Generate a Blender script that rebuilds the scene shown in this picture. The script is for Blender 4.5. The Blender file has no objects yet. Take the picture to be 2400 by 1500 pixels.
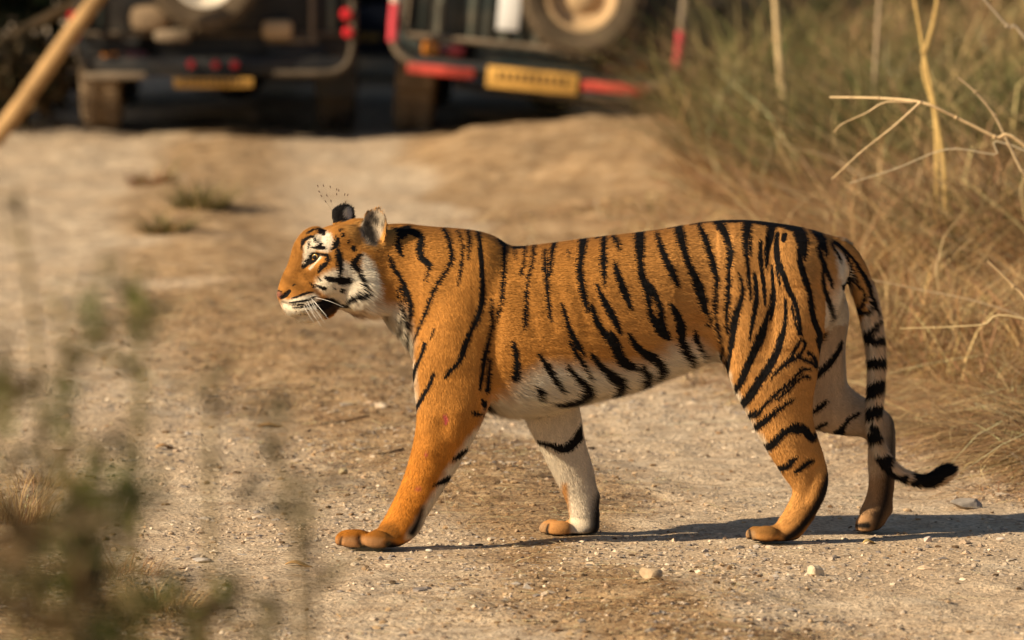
import bpy, bmesh, math, random
import numpy as np
from mathutils import Vector, Matrix
from mathutils.bvhtree import BVHTree

# ------------------------------------------------------------------ camera, sky, sun, exposure
scn = bpy.context.scene
CAM = np.array((0.0, -18.0, 2.36))
PITCH = math.atan2(1.736, 18.0)
FOCAL, SENSOR = 231.8, 36.0
cam_d = bpy.data.cameras.new('camera')
cam = bpy.data.objects.new('camera', cam_d)
scn.collection.objects.link(cam)
cam.location = CAM
cam.rotation_euler = (math.pi / 2 - PITCH, 0, 0)
cam_d.lens, cam_d.sensor_width = FOCAL, SENSOR
cam_d.clip_start, cam_d.clip_end = 0.5, 600
cam_d.dof.use_dof = True
cam_d.dof.focus_distance = 18.05
cam_d.dof.aperture_fstop = 3.5
scn.camera = cam

SUN_AZ, SUN_EL = math.radians(22), math.radians(29)      # light travels towards +x and a little +y
sun_dir = Vector((math.cos(SUN_AZ) * math.cos(SUN_EL), math.sin(SUN_AZ) * math.cos(SUN_EL), -math.sin(SUN_EL)))
sun_d = bpy.data.lights.new('sun', 'SUN')
sun_d.energy, sun_d.angle, sun_d.color = 5.0, math.radians(0.5), (1.0, 0.84, 0.61)
sun = bpy.data.objects.new('sun', sun_d)
sun.rotation_euler = sun_dir.to_track_quat('-Z', 'Y').to_euler()
sun.location = (-8, -6, 8)
scn.collection.objects.link(sun)

world = bpy.data.worlds.new('World')
scn.world = world
world.use_nodes = True
wn = world.node_tree
wn.nodes.clear()
w_out = wn.nodes.new('ShaderNodeOutputWorld')
w_bg = wn.nodes.new('ShaderNodeBackground')
w_sky = wn.nodes.new('ShaderNodeTexSky')
w_sky.sky_type = 'NISHITA'
w_sky.sun_disc = False
w_sky.sun_elevation = SUN_EL
w_sky.sun_rotation = math.atan2(-sun_dir.x, -sun_dir.y)
w_bg.inputs['Strength'].default_value = 0.05
wn.links.new(w_sky.outputs[0], w_bg.inputs['Color'])
wn.links.new(w_bg.outputs[0], w_out.inputs['Surface'])
scn.view_settings.view_transform = 'Standard'
scn.view_settings.look = 'None'
scn.view_settings.exposure = 0.72
scn.view_settings.gamma = 1.0
scn.cycles.max_bounces = 6
scn.cycles.use_denoising = True

# ------------------------------------------------------------------ helpers
RNG = np.random.default_rng(7)
random.seed(7)
COL = scn.collection
_fw = np.array((0, math.cos(PITCH), -math.sin(PITCH)))
_up = np.array((0, math.sin(PITCH), math.cos(PITCH)))

def ray(px, py):
    k = SENSOR / FOCAL / 2400.0
    return np.array((1.0, 0, 0)) * (px - 1200) * k + _up * (750 - py) * k + _fw

def P(px, py, Y=0.0):
    """world point on the plane y = Y seen at photograph position (px, py)"""
    d = ray(px, py)
    return CAM + d * ((Y - CAM[1]) / d[1])

def G(px, py, z=0.0):
    """world point on the level z seen at photograph position (px, py)"""
    d = ray(px, py)
    return CAM + d * ((z - CAM[2]) / d[2])

PX = 0.00117        # metres per photograph pixel at the tiger

def link(o):
    COL.objects.link(o)
    return o

def tag(o, label=None, cat=None, group=None, kind=None):
    if label: o['label'] = label
    if cat: o['category'] = cat
    if group: o['group'] = group
    if kind: o['kind'] = kind
    return o

def empty(name, loc=(0, 0, 0), rot=(0, 0, 0)):
    o = bpy.data.objects.new(name, None)
    o.empty_display_size = 0.1
    o.location, o.rotation_euler = loc, rot
    return link(o)

def np_mesh(name, V, F, smooth=True):
    """mesh from an (n,3) array and a list of equal-sized faces given as an (m,k) array"""
    V = np.asarray(V, dtype=np.float32)
    F = np.asarray(F, dtype=np.int32)
    me = bpy.data.meshes.new(name)
    me.vertices.add(len(V))
    me.vertices.foreach_set('co', V.ravel())
    k = F.shape[1]
    me.loops.add(F.size)
    me.loops.foreach_set('vertex_index', F.ravel())
    me.polygons.add(len(F))
    me.polygons.foreach_set('loop_start', np.arange(0, F.size, k, dtype=np.int32))
    me.update(calc_edges=True)
    me.polygons.foreach_set('use_smooth', np.full(len(F), smooth))
    return me

def mesh_obj(name, me, mat=None, parent=None):
    o = bpy.data.objects.new(name, me)
    if mat: me.materials.append(mat)
    link(o)
    if parent:
        o.parent = parent
    return o

def color_attr(me, name, C):
    a = me.color_attributes.new(name, 'FLOAT_COLOR', 'POINT')
    C4 = np.ones((len(C), 4), dtype=np.float32)
    C4[:, :C.shape[1]] = C
    a.data.foreach_set('color', C4.ravel())

def float_attr(me, name, A):
    a = me.attributes.new(name, 'FLOAT', 'POINT')
    a.data.foreach_set('value', np.asarray(A, dtype=np.float32))

def vec_attr(me, name, A):
    a = me.attributes.new(name, 'FLOAT_VECTOR', 'POINT')
    a.data.foreach_set('vector', np.asarray(A, dtype=np.float32).ravel())

def verts_np(me):
    a = np.empty(len(me.vertices) * 3, dtype=np.float32)
    me.vertices.foreach_get('co', a)
    return a.reshape(-1, 3).astype(np.float64)

def vnoise(p, seed=0):
    """cheap smooth value noise on (n,d) points, about -1..1"""
    p = np.asarray(p, dtype=np.float64)
    i = np.floor(p).astype(np.int64)
    f = p - i
    f = f * f * (3 - 2 * f)
    d = p.shape[1]
    out = np.zeros(len(p))
    K = np.array((73856093, 19349663, 83492791))[:d]
    for c in range(2 ** d):
        off = np.array([(c >> b) & 1 for b in range(d)])
        h = ((i + off) * K).sum(1) + seed * 1013904223
        h = (h ^ (h >> 13)) * 1274126177
        h = (h ^ (h >> 16)) & 0xffff
        w = np.prod(np.where(off == 1, f, 1 - f), axis=1)
        out += w * (h / 32767.5 - 1)
    return out

def fbm(p, oct=3, seed=0):
    s, a, t = 0, 1.0, 0
    for k in range(oct):
        s = s + a * vnoise(np.asarray(p) * 2 ** k, seed + k)
        t += a
        a *= 0.5
    return s / t

# ---- node materials
class NT:
    def __init__(s, name, rough=0.8, spec=0.3):
        s.m = bpy.data.materials.new(name)
        s.m.use_nodes = True
        s.t = s.m.node_tree
        s.b = s.t.nodes['Principled BSDF']
        s.b.inputs['Roughness'].default_value = rough
        s.b.inputs['Specular IOR Level'].default_value = spec
    def n(s, typ, **kw):
        nd = s.t.nodes.new(typ)
        for k, v in kw.items():
            if k.startswith('i_'):
                nd.inputs[k[2:].replace('_', ' ')].default_value = v
            else:
                setattr(nd, k, v)
        return nd
    def l(s, a, b):
        s.t.links.new(a, b)
    def attr(s, name):
        return s.n('ShaderNodeAttribute', attribute_name=name)
    def noise(s, scale, detail=3, vec=None, rough=0.55):
        nd = s.n('ShaderNodeTexNoise')
        nd.inputs['Scale'].default_value = scale
        nd.inputs['Detail'].default_value = detail
        nd.inputs['Roughness'].default_value = rough
        if vec is not None: s.l(vec, nd.inputs['Vector'])
        return nd
    def coord(s, scale=(1, 1, 1), kind='Object'):
        tc = s.n('ShaderNodeTexCoord')
        mp = s.n('ShaderNodeMapping')
        mp.inputs['Scale'].default_value = scale
        s.l(tc.outputs[kind], mp.inputs['Vector'])
        return mp.outputs[0]
    def math(s, op, a, b=None, clamp=False):
        nd = s.n('ShaderNodeMath', operation=op, use_clamp=clamp)
        for i, v in enumerate((a, b)):
            if v is None: continue
            if isinstance(v, (int, float)): nd.inputs[i].default_value = v
            else: s.l(v, nd.inputs[i])
        return nd.outputs[0]
    def maprange(s, v, a, b, c=0.0, d=1.0, smooth=True):
        nd = s.n('ShaderNodeMapRange', interpolation_type='SMOOTHSTEP' if smooth else 'LINEAR')
        s.l(v, nd.inputs[0])
        for i, x in zip((1, 2, 3, 4), (a, b, c, d)): nd.inputs[i].default_value = x
        return nd.outputs[0]
    def mix(s, fac, a, b, mode='MIX'):
        nd = s.n('ShaderNodeMix', data_type='RGBA', blend_type=mode)
        for sock, v in ((nd.inputs[0], fac), (nd.inputs[6], a), (nd.inputs[7], b)):
            if isinstance(v, (int, float)): sock.default_value = v
            elif isinstance(v, tuple): sock.default_value = (*v, 1) if len(v) == 3 else v
            else: s.l(v, sock)
        return nd.outputs[2]
    def ramp(s, fac, stops):
        nd = s.n('ShaderNodeValToRGB')
        e = nd.color_ramp.elements
        while len(e) < len(stops): e.new(0.5)
        for k, (p, c) in enumerate(stops):
            e[k].position = p
            e[k].color = (*c, 1)
        s.l(fac, nd.inputs[0])
        return nd.outputs[0]
    def bump(s, h, strength=0.3, dist=0.01):
        nd = s.n('ShaderNodeBump')
        nd.inputs['Strength'].default_value = strength
        nd.inputs['Distance'].default_value = dist
        s.l(h, nd.inputs['Height'])
        s.l(nd.outputs[0], s.b.inputs['Normal'])
        return nd
    def color(s, c):
        if isinstance(c, tuple): s.b.inputs['Base Color'].default_value = (*c, 1)
        else: s.l(c, s.b.inputs['Base Color'])
        return s

# ---- shape makers: each returns (V, F quads/tris list)
def tube(path, rad, n=8, cap=True):
    """round tapered tube along a 3-D path; returns V, F(list)"""
    path = [np.asarray(p, float) for p in path]
    m = len(path)
    if not hasattr(rad, '__len__'): rad = [rad] * m
    V, F = [], []
    ref = None
    for i in range(m):
        t = path[min(i + 1, m - 1)] - path[max(i - 1, 0)]
        t = t / (np.linalg.norm(t) + 1e-9)
        if ref is None:
            ref = np.cross(t, (0, 0, 1) if abs(t[2]) < 0.9 else (1, 0, 0))
        ref = ref - t * ref.dot(t)
        ref = ref / (np.linalg.norm(ref) + 1e-9)
        b = np.cross(t, ref)
        for k in range(n):
            a = 2 * math.pi * k / n
            V.append(path[i] + rad[i] * (ref * math.cos(a) + b * math.sin(a)))
    for i in range(m - 1):
        for k in range(n):
            F.append((i * n + k, i * n + (k + 1) % n, (i + 1) * n + (k + 1) % n, (i + 1) * n + k))
    if cap:
        F.append(tuple(range(n - 1, -1, -1)))
        F.append(tuple((m - 1) * n + k for k in range(n)))
    return V, F

class MB:
    """collects shapes into one mesh"""
    def __init__(s):
        s.V, s.F = [], []
    def add(s, VF):
        V, F = VF
        o = len(s.V)
        s.V += [tuple(v) for v in V]
        s.F += [tuple(i + o for i in f) for f in F]
        return s
    def tube(s, path, rad, n=8, cap=True):
        return s.add(tube(path, rad, n, cap))
    def box(s, c, size, rot=None, bev=0.0):
        bm = bmesh.new()
        bmesh.ops.create_cube(bm, size=1)
        for v in bm.verts: v.co = Vector((v.co.x * size[0], v.co.y * size[1], v.co.z * size[2]))
        if bev > 0:
            bmesh.ops.bevel(bm, geom=bm.edges[:], offset=bev, segments=2, profile=0.5, affect='EDGES')
        M = Matrix.Translation(c) @ (rot.to_4x4() if rot is not None else Matrix())
        bm.verts.index_update()
        V = [tuple(M @ v.co) for v in bm.verts]
        F = [tuple(v.index for v in f.verts) for f in bm.faces]
        bm.free()
        return s.add((V, F))
    def lathe(s, prof, c, axis='Y', n=32, close=False):
        """prof = [(radius, along axis)]"""
        V, F = [], []
        m = len(prof)
        for r, h in prof:
            for k in range(n):
                a = 2 * math.pi * k / n
                x, y = r * math.cos(a), r * math.sin(a)
                V.append({'Y': (c[0] + x, c[1] + h, c[2] + y), 'X': (c[0] + h, c[1] + x, c[2] + y), 'Z': (c[0] + x, c[1] + y, c[2] + h)}[axis])
        for i in range(m if close else m - 1):
            j = (i + 1) % m
            for k in range(n):
                F.append((i * n + k, i * n + (k + 1) % n, j * n + (k + 1) % n, j * n + k))
        return s.add((V, F))
    def build(s, name, mat, parent=None, smooth=True, angle=35):
        me = bpy.data.meshes.new(name)
        me.from_pydata(s.V, [], s.F)
        bm = bmesh.new()
        bm.from_mesh(me)
        bmesh.ops.recalc_face_normals(bm, faces=bm.faces[:])
        bm.to_mesh(me)
        bm.free()
        if smooth:
            me.polygons.foreach_set('use_smooth', [True] * len(me.polygons))
            me.set_sharp_from_angle(angle=math.radians(angle))
        return mesh_obj(name, me, mat, parent)
# ------------------------------------------------------------------ the ground
def sstep(x, a, b):
    t = np.clip((np.asarray(x, float) - a) / (b - a), 0, 1)
    return t * t * (3 - 2 * t)
def edge_r(y):                       # right edge of the dirt track
    return np.interp(y, (-6, -2, 1.2, 2, 4.5, 11.4, 14.5, 16.4, 22, 60), (3.2, 2.2, 1.55, 1.25, .62, -.27, -.52, -.62, .75, 2.0))
def edge_l(y):
    return np.interp(y, (-6, -1.8, 1.8, 5, 12, 20, 60), (.4, -.75, -1.6, -2.35, -3.3, -3.6, -4))
def strip_c(y):                      # dry grass strip between the wheel tracks
    return np.interp(y, (-6, -.8, 1.2, 6, 11.4, 17, 40), (1.2, .35, 0.0, -.85, -1.42, -1.5, -1.5))
PAWS = [(-.39, -.08), (-.33, -.08), (.10, .19), (.18, .19), (.68, .05), (.75, .05), (.92, .24)]
def hgt(x, y, fine=True):
    x, y = np.asarray(x, float), np.asarray(y, float)
    e, l = x - edge_r(y), edge_l(y) - x
    h = .30 * sstep(e, 0, 2.2) * (1 - .55 * sstep(y, 12.5, 15.5)) + .25 * sstep(e, 2.0, 6.0) + .22 * sstep(l, 0, 2.0)
    h += .13 * sstep(x, -.62, -.12) * (1 - .35 * sstep(x, .2, .7)) * sstep(y, 12.6, 14.6) * (1 - sstep(y, 15.3, 16.1)) * (1 - sstep(x, 1.6, 3))
    h -= .13 * sstep(x, .1, .6) * sstep(y, 15.6, 16.4) * (1 - sstep(y, 20, 23)) * (1 - sstep(x, 1.4, 2.4))
    h += .025 * np.exp(-((x - strip_c(y)) / .28) ** 2)
    q = np.stack([x.ravel(), y.ravel()], 1)
    n = .030 * fbm(q * .9, 2, 11).reshape(x.shape)
    if fine:
        n = n + .014 * fbm(q * 5, 2, 3).reshape(x.shape) + .009 * fbm(q * 17, 2, 4).reshape(x.shape)
    n = n + sstep(e, 0, .6) * .05 * fbm(q * 2.3, 2, 8).reshape(x.shape)
    k = np.ones(x.shape)
    for a, b in PAWS:
        k = np.minimum(k, 1 - np.exp(-((x - a) ** 2 + (y - b) ** 2) / .10 ** 2))
    near = np.exp(-((y - .1) / .9) ** 4)
    return h * np.where((e > 0) | (l > 0) | (y > 3), 1, 1 - .8 * near) + n * k * (1 - .55 * near)

def grade(parts):
    out = []
    for a, b, s in parts:
        out.append(np.arange(a, b, s))
    return np.concatenate(out + [[parts[-1][1]]])
gx = grade([(-150, -30, 12), (-30, -6, 1.5), (-6, -2.6, .12), (-2.6, 2.9, .026), (2.9, 8, .12), (8, 30, 1.5), (30, 150, 12)])
gy = grade([(-40, -10, 3), (-10, -2.3, .2), (-2.3, 2.6, .024), (2.6, 8, .045), (8, 20, .09), (20, 40, .7), (40, 260, 14)])
X, Y = np.meshgrid(gx, gy)
Z = hgt(X, Y)
nx, ny = len(gx), len(gy)
idx = np.arange(nx * ny).reshape(ny, nx)
F = np.stack([idx[:-1, :-1].ravel(), idx[:-1, 1:].ravel(), idx[1:, 1:].ravel(), idx[1:, :-1].ravel()], 1)
gme = np_mesh('ground', np.stack([X.ravel(), Y.ravel(), Z.ravel()], 1), F)
e = (X - edge_r(Y)).ravel()
l = (edge_l(Y) - X).ravel()
q2 = np.stack([X.ravel(), Y.ravel()], 1)
nn_ = fbm(q2 * np.array((1.6, .9)), 3, 21)
dry = np.maximum(sstep(e + .25 * nn_, -.15, .25), sstep(l + .3 * nn_, -.1, .3))
def strip_w(y):
    return np.interp(y, (-3, -.5, .6, 2.5, 8, 13, 18), (.45, .38, .30, .55, .55, .40, .35))
dry = np.maximum(dry, .95 * np.exp(-((X - strip_c(Y)).ravel() / (strip_w(Y).ravel() * (1 + .5 * nn_))) ** 2) * sstep(nn_, -.75, .0))
float_attr(gme, 'dry', dry)
t = NT('dirt_track', .95, .1)
co = t.coord()
big = t.noise(1.3, 4, co)
mid = t.noise(9, 4, co)
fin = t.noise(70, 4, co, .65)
grit = t.n('ShaderNodeTexVoronoi', i_Scale=95.0)
t.l(co, grit.inputs['Vector'])
pale = t.ramp(mid.outputs[0], [(.28, (.40, .285, .18)), (.5, (.53, .40, .265)), (.72, (.62, .49, .34))])
pale = t.mix(t.maprange(big.outputs[0], .42, .68), pale, (.51, .37, .235))
brown = t.ramp(mid.outputs[0], [(.25, (.21, .125, .060)), (.5, (.37, .24, .125)), (.75, (.51, .36, .21))])
da = t.math('ADD', t.attr('dry').outputs['Fac'], t.math('MULTIPLY', t.math('SUBTRACT', fin.outputs[0], .5), .7))
c = t.mix(t.maprange(da, .25, .75), pale, brown)
c = t.mix(1.0, c, t.ramp(fin.outputs[0], [(.30, (.36, .34, .33)), (.5, (.98, .98, .98)), (.72, (1.32, 1.30, 1.26))]), 'MULTIPLY')  # dark lows paint crevice shade in along with the soil's own variation
c = t.mix(t.maprange(grit.outputs['Distance'], .18, .02, 0, .35), c, t.ramp(grit.outputs['Color'], [(.3, (.24, .20, .16)), (.7, (.62, .54, .43))]))
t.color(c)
hh = t.math('ADD', t.math('MULTIPLY', fin.outputs[0], .6), t.math('MULTIPLY', mid.outputs[0], .8))
t.bump(hh, 1.0, .018)
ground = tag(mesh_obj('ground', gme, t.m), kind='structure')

# ---- pebbles lying in the track (nobody could count them)
def ico():
    bm = bmesh.new()
    bmesh.ops.create_icosphere(bm, subdivisions=1, radius=1)
    V = np.array([v.co[:] for v in bm.verts]); Fx = np.array([[v.index for v in f.verts] for f in bm.faces])
    bm.free()
    return V, Fx
IV, IF = ico()
def rocks_mesh(name, pts, size, flat, mat, pal):
    n = len(pts)
    ang = RNG.random(n) * 6.283
    sc = np.stack([size * (.7 + .7 * RNG.random(n)), size * (.7 + .6 * RNG.random(n)), size * flat * (.6 + .8 * RNG.random(n))], 1)
    V = IV[None] * (1 + .28 * RNG.normal(size=(n, len(IV), 1)).clip(-1.2, 1.2)) * sc[:, None]
    ca, sa = np.cos(ang)[:, None], np.sin(ang)[:, None]
    V = np.stack([V[..., 0] * ca - V[..., 1] * sa, V[..., 0] * sa + V[..., 1] * ca, V[..., 2]], -1) + pts[:, None]
    Fa = (IF[None] + (np.arange(n) * len(IV))[:, None, None]).reshape(-1, 3)
    me = np_mesh(name, V.reshape(-1, 3), Fa, False)
    pal = np.array(pal)
    C = pal[RNG.integers(0, len(pal), n)] * (.75 + .5 * RNG.random((n, 1)))
    color_attr(me, 'tint', np.repeat(C, len(IV), 0))
    return tag(mesh_obj(name, me, mat), kind='stuff')
t = NT('pebble', .9, .2)
pn = t.noise(60, 3, t.coord())
t.color(t.mix(1.0, t.attr('tint').outputs['Color'], t.ramp(pn.outputs[0], [(.3, (.75, .75, .75)), (.7, (1.15, 1.15, 1.15))]), 'MULTIPLY'))
STONE = t.m
PALST = [(.48, .37, .26), (.54, .42, .29), (.42, .33, .24), (.60, .48, .34), (.36, .28, .20), (.48, .34, .22), (.32, .27, .22), (.22, .18, .15)]
n = 34000
px_ = RNG.random(n) * 4.4 - 2.1
py_ = -2.2 + 6.4 * RNG.random(n) ** 1.3
cl = fbm(np.stack([px_, py_], 1) * 1.7, 2, 31)
ok = (RNG.random(n) < .35 + .9 * cl) & (px_ < edge_r(py_) + .2)
for a, b in PAWS: ok &= (px_ - a) ** 2 + (py_ - b) ** 2 > .075 ** 2
px_, py_ = px_[ok], py_[ok]
sz = .0028 + .006 * RNG.random(len(px_)) ** 4 + .0022 * RNG.random(len(px_))
rocks_mesh('gravel', np.stack([px_, py_, hgt(px_, py_) + sz * .15], 1), sz, .55, STONE, PALST)
n = 2600
px_ = RNG.random(n) * 4.2 - 2.1; py_ = -2.0 + 6 * RNG.random(n)
ok = (px_ < edge_r(py_)) & (fbm(np.stack([px_, py_], 1) * 1.7, 2, 31) > -.1)
for a, b in PAWS: ok &= (px_ - a) ** 2 + (py_ - b) ** 2 > .11 ** 2
px_, py_ = px_[ok], py_[ok]
sz = .007 + .014 * RNG.random(len(px_)) ** 2.5
rocks_mesh('embedded_stones', np.stack([px_, py_, hgt(px_, py_) - sz * .12], 1), sz, .42, STONE, PALST)

# ---- stones one can tell apart
def rock(px, py, w, h, colr, label, seed):
    g = G(px, py)
    s = PX * (g[1] + 18) / 18
    bm = bmesh.new()
    bmesh.ops.create_icosphere(bm, subdivisions=3, radius=1)
    V = np.array([v.co[:] for v in bm.verts])
    r = np.random.default_rng(seed)
    for k in range(9):                       # chip facets off
        d = r.normal(size=3); d /= np.linalg.norm(d)
        c0 = .42 + .3 * r.random()
        p = V @ d
        V -= np.outer(np.clip(p - c0, 0, None) * .92, d)
    V *= 1 + .05 * fbm(V * 3, 2, seed)[:, None]
    V *= np.array((w * s / 2 / np.abs(V[:, 0]).max(), w * s / 2 * .9, h * s / 2 / np.abs(V[:, 2]).max()))
    for v, c in zip(bm.verts, V): v.co = c
    me = bpy.data.meshes.new('rock')
    bm.to_mesh(me); bm.free()
    t = NT('rock_' + str(seed), .9, .2)
    nz = t.noise(40, 4, t.coord())
    t.color(t.ramp(nz.outputs[0], [(.3, tuple(x * .7 for x in colr)), (.7, tuple(x * 1.2 for x in colr))]))
    t.bump(nz.outputs[0], .5, .004)
    o = mesh_obj('rock', me, t.m)
    o.location = (g[0], g[1] + w * s * .3, float(hgt(g[0], g[1] + w * s * .3)) + h * s * .32)
    tag(o, label, 'rock', 'loose stones on the dirt track')
rock(1525, 1398, 56, 38, (.46, .33, .20), 'angular tan stone lying alone on the dry straw patch', 1)
rock(806, 1120, 26, 26, (.42, .33, .19), 'small olive tan stone beside the front leg of the tiger', 2)
rock(1915, 1366, 46, 32, (.60, .47, .31), 'pale cream stone set in the gravel below the hind paw', 3)
rock(2172, 1272, 26, 16, (.50, .40, .33), 'small round stone at the lower edge of the shadow', 4)
rock(2345, 1276, 22, 14, (.60, .50, .40), 'whitish pebble beyond the end of the tiger shadow', 5)
rock(305, 1172, 24, 22, (.50, .42, .33), 'pale upright stone chip beside the straw tuft', 6)
rock(470, 1325, 48, 14, (.40, .35, .30), 'flat grey stone on the straw covered verge', 7)
rock(1005, 1295, 20, 10, (.66, .58, .47), 'tiny white pebble in front of the front paw shadow', 8)
rock(2265, 1186, 80, 30, (.30, .25, .20), 'low grey clod in the shaded ground under the tail tip', 9)

# ---- straw lying flat
def blades(name, base, dirs, length, width, curve, tints, mat, seg=3, wvec=None, droop=None):
    """curved tapering strips; base (n,3), dirs (n,3) start direction, curve (n,3) added along the way"""
    n = len(base)
    ts = np.linspace(0, 1, seg + 1)
    V = np.empty((n, (seg + 1) * 2, 3))
    side = np.cross(dirs, np.array((0, 0, 1.0))) if wvec is None else wvec
    side = side / (np.linalg.norm(side, axis=1)[:, None] + 1e-6)
    for k, tt in enumerate(ts):
        p = base + dirs * (length * tt)[:, None] + curve * (length * tt * tt)[:, None]
        w = (width * (1 - .85 * tt ** 1.5))[:, None]
        V[:, 2 * k] = p - side * w
        V[:, 2 * k + 1] = p + side * w
    Fb = np.array([(2 * k, 2 * k + 1, 2 * k + 3, 2 * k + 2) for k in range(seg)])
    m = (seg + 1) * 2
    Fa = (Fb[None] + (np.arange(n) * m)[:, None, None]).reshape(-1, 4)
    me = np_mesh(name, V.reshape(-1, 3), Fa, False)
    color_attr(me, 'tint', np.repeat(tints, m, 0))
    return mesh_obj(name, me, mat)
t = NT('dry_blade', .7, .25)
t.color(t.attr('tint').outputs['Color'])
tl = t.n('ShaderNodeBsdfTranslucent')
ms = t.n('ShaderNodeMixShader')
t.l(t.attr('tint').outputs['Color'], tl.inputs['Color'])
ms.inputs[0].default_value = .25
out = t.t.nodes['Material Output']
t.l(t.b.outputs[0], ms.inputs[1]); t.l(tl.outputs[0], ms.inputs[2]); t.l(ms.outputs[0], out.inputs['Surface'])
BLADE = t.m
STRAW = np.array([(.50, .31, .13), (.42, .24, .10), (.62, .45, .22), (.30, .16, .075), (.70, .55, .32), (.20, .11, .055), (.10, .06, .035)])
def tints(n, pal, jit=.35):
    pal = np.array(pal)
    return np.clip(pal[RNG.integers(0, len(pal), n)] * np.exp(jit * RNG.normal(size=(n, 1))), 0, .9)
n = 190000
px_ = RNG.random(n) * 4.6 - 2.2
py_ = -2.2 + 10.5 * RNG.random(n) ** 1.25
e = px_ - edge_r(py_); l = edge_l(py_) - px_
q = np.stack([px_, py_], 1)
nz = fbm(q * np.array((1.6, .9)), 3, 21)
pr = .03 + .95 * np.exp(-((px_ - strip_c(py_)) / (strip_w(py_) * (1 + .5 * nz))) ** 2) * sstep(nz, -.75, .1) + sstep(e + .2 * nz, -.25, .2) + sstep(l + .3 * nz, -.25, .25)
pr *= .45 + .9 * sstep(fbm(q * 6, 2, 12), -.3, .4)
ok = RNG.random(n) < pr
for a, b in PAWS: ok &= (px_ - a) ** 2 + (py_ - b) ** 2 > .06 ** 2
px_, py_ = px_[ok], py_[ok]
n = len(px_)
ang = RNG.random(n) * 6.283
dr = np.stack([np.cos(ang), np.sin(ang) * .8, .05 * RNG.random(n)], 1)
ln = .018 + .085 * RNG.random(n) ** 2.2
cv = np.stack([.25 * RNG.normal(size=n), .25 * RNG.normal(size=n), -.03 * np.ones(n)], 1)
tag(blades('straw_litter', np.stack([px_, py_, hgt(px_, py_) + .003 + .006 * RNG.random(n)], 1), dr, ln, (.0008 + .0014 * RNG.random(n)) * (1 + .12 * np.clip(py_, 0, 9)), cv, tints(n, STRAW), BLADE, 2), kind='stuff')

# crumbs of soil and leaf litter among the straw
n = 26000
px_ = RNG.random(n) * 4.4 - 2.1
py_ = -2.1 + 8.5 * RNG.random(n) ** 1.3
q = np.stack([px_, py_], 1)
nz = fbm(q * np.array((1.6, .9)), 3, 21)
pr = .10 + np.exp(-((px_ - strip_c(py_)) / (strip_w(py_) * (1 + .5 * nz))) ** 2) * sstep(nz, -.75, .1) + .8 * sstep(px_ - edge_r(py_), -.25, .2) + .8 * sstep(edge_l(py_) - px_, -.25, .2)
ok = RNG.random(n) < pr * .6
for a, b in PAWS: ok &= (px_ - a) ** 2 + (py_ - b) ** 2 > .07 ** 2
px_, py_ = px_[ok], py_[ok]
sz = .003 + .008 * RNG.random(len(px_)) ** 2.5
rocks_mesh('soil_crumbs', np.stack([px_, py_, hgt(px_, py_) + sz * .2], 1), sz, .6, STONE, [(.20, .12, .06), (.30, .19, .10), (.12, .075, .04), (.36, .24, .13), (.42, .29, .17)])

# longer pale straws dropped on the track
n = 420
py_ = -2.0 + 8 * RNG.random(n) ** 1.3
px_ = np.where(RNG.random(n) < .6, strip_c(py_) + .5 * RNG.normal(size=n), -1.6 + 3.6 * RNG.random(n))
ok = np.ones(n, bool)
for a, b in PAWS: ok &= (px_ - a) ** 2 + (py_ - b) ** 2 > .12 ** 2
px_, py_ = px_[ok], py_[ok]
n = len(px_)
ang = .5 * RNG.normal(size=n) + np.pi * (RNG.random(n) < .5)
dr = np.stack([np.cos(ang), np.sin(ang), np.zeros(n)], 1)
cv = np.stack([.1 * RNG.normal(size=n), .2 * RNG.normal(size=n), np.zeros(n)], 1)
tag(blades('loose_straws', np.stack([px_, py_, hgt(px_, py_) + .010], 1), dr, .06 + .16 * RNG.random(n) ** 2, .0012 + .0012 * RNG.random(n), cv, tints(n, [(.62, .46, .24), (.70, .54, .30), (.50, .34, .16), (.24, .14, .07)]), BLADE, 4), kind='stuff')
# ------------------------------------------------------------------ the tiger
def yc(x):                      # the animal walks a little towards the camera: mid plane leans
    return 0.05 + 0.095 * (x + 0.35)

RN = 28
ANG = np.linspace(0, 2 * math.pi, RN, endpoint=False)
TV, TF = [], []                 # collected closed shells of the body
SK = []                         # skeleton samples: position, direction, radius, part

def shell(rings):
    """loft a list of (RN,3) rings into a closed shell with rounded ends"""
    o = sum(len(v) for v in TV)
    m = len(rings)
    V = np.concatenate(rings + [rings[0].mean(0)[None], rings[-1].mean(0)[None]])
    TV.append(V)
    for i in range(m - 1):
        for k in range(RN):
            TF.append((o + i * RN + k, o + i * RN + (k + 1) % RN, o + (i + 1) * RN + (k + 1) % RN, o + (i + 1) * RN + k))
    a, b = o + m * RN, o + m * RN + 1
    for k in range(RN):
        TF.append((o + (k + 1) % RN, o + k, a))
        TF.append((o + (m - 1) * RN + k, o + (m - 1) * RN + (k + 1) % RN, b))

def catmull(A, n):
    A = np.asarray(A, float)
    out = []
    m = len(A)
    for i in range(m - 1):
        p0, p1, p2, p3 = A[max(i - 1, 0)], A[i], A[i + 1], A[min(i + 2, m - 1)]
        for t in np.linspace(0, 1, n, endpoint=False):
            out.append(0.5 * ((2 * p1) + (-p0 + p2) * t + (2 * p0 - 5 * p1 + 4 * p2 - p3) * t * t + (-p0 + 3 * p1 - 3 * p2 + p3) * t ** 3))
    out.append(A[-1])
    return np.array(out)

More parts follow.
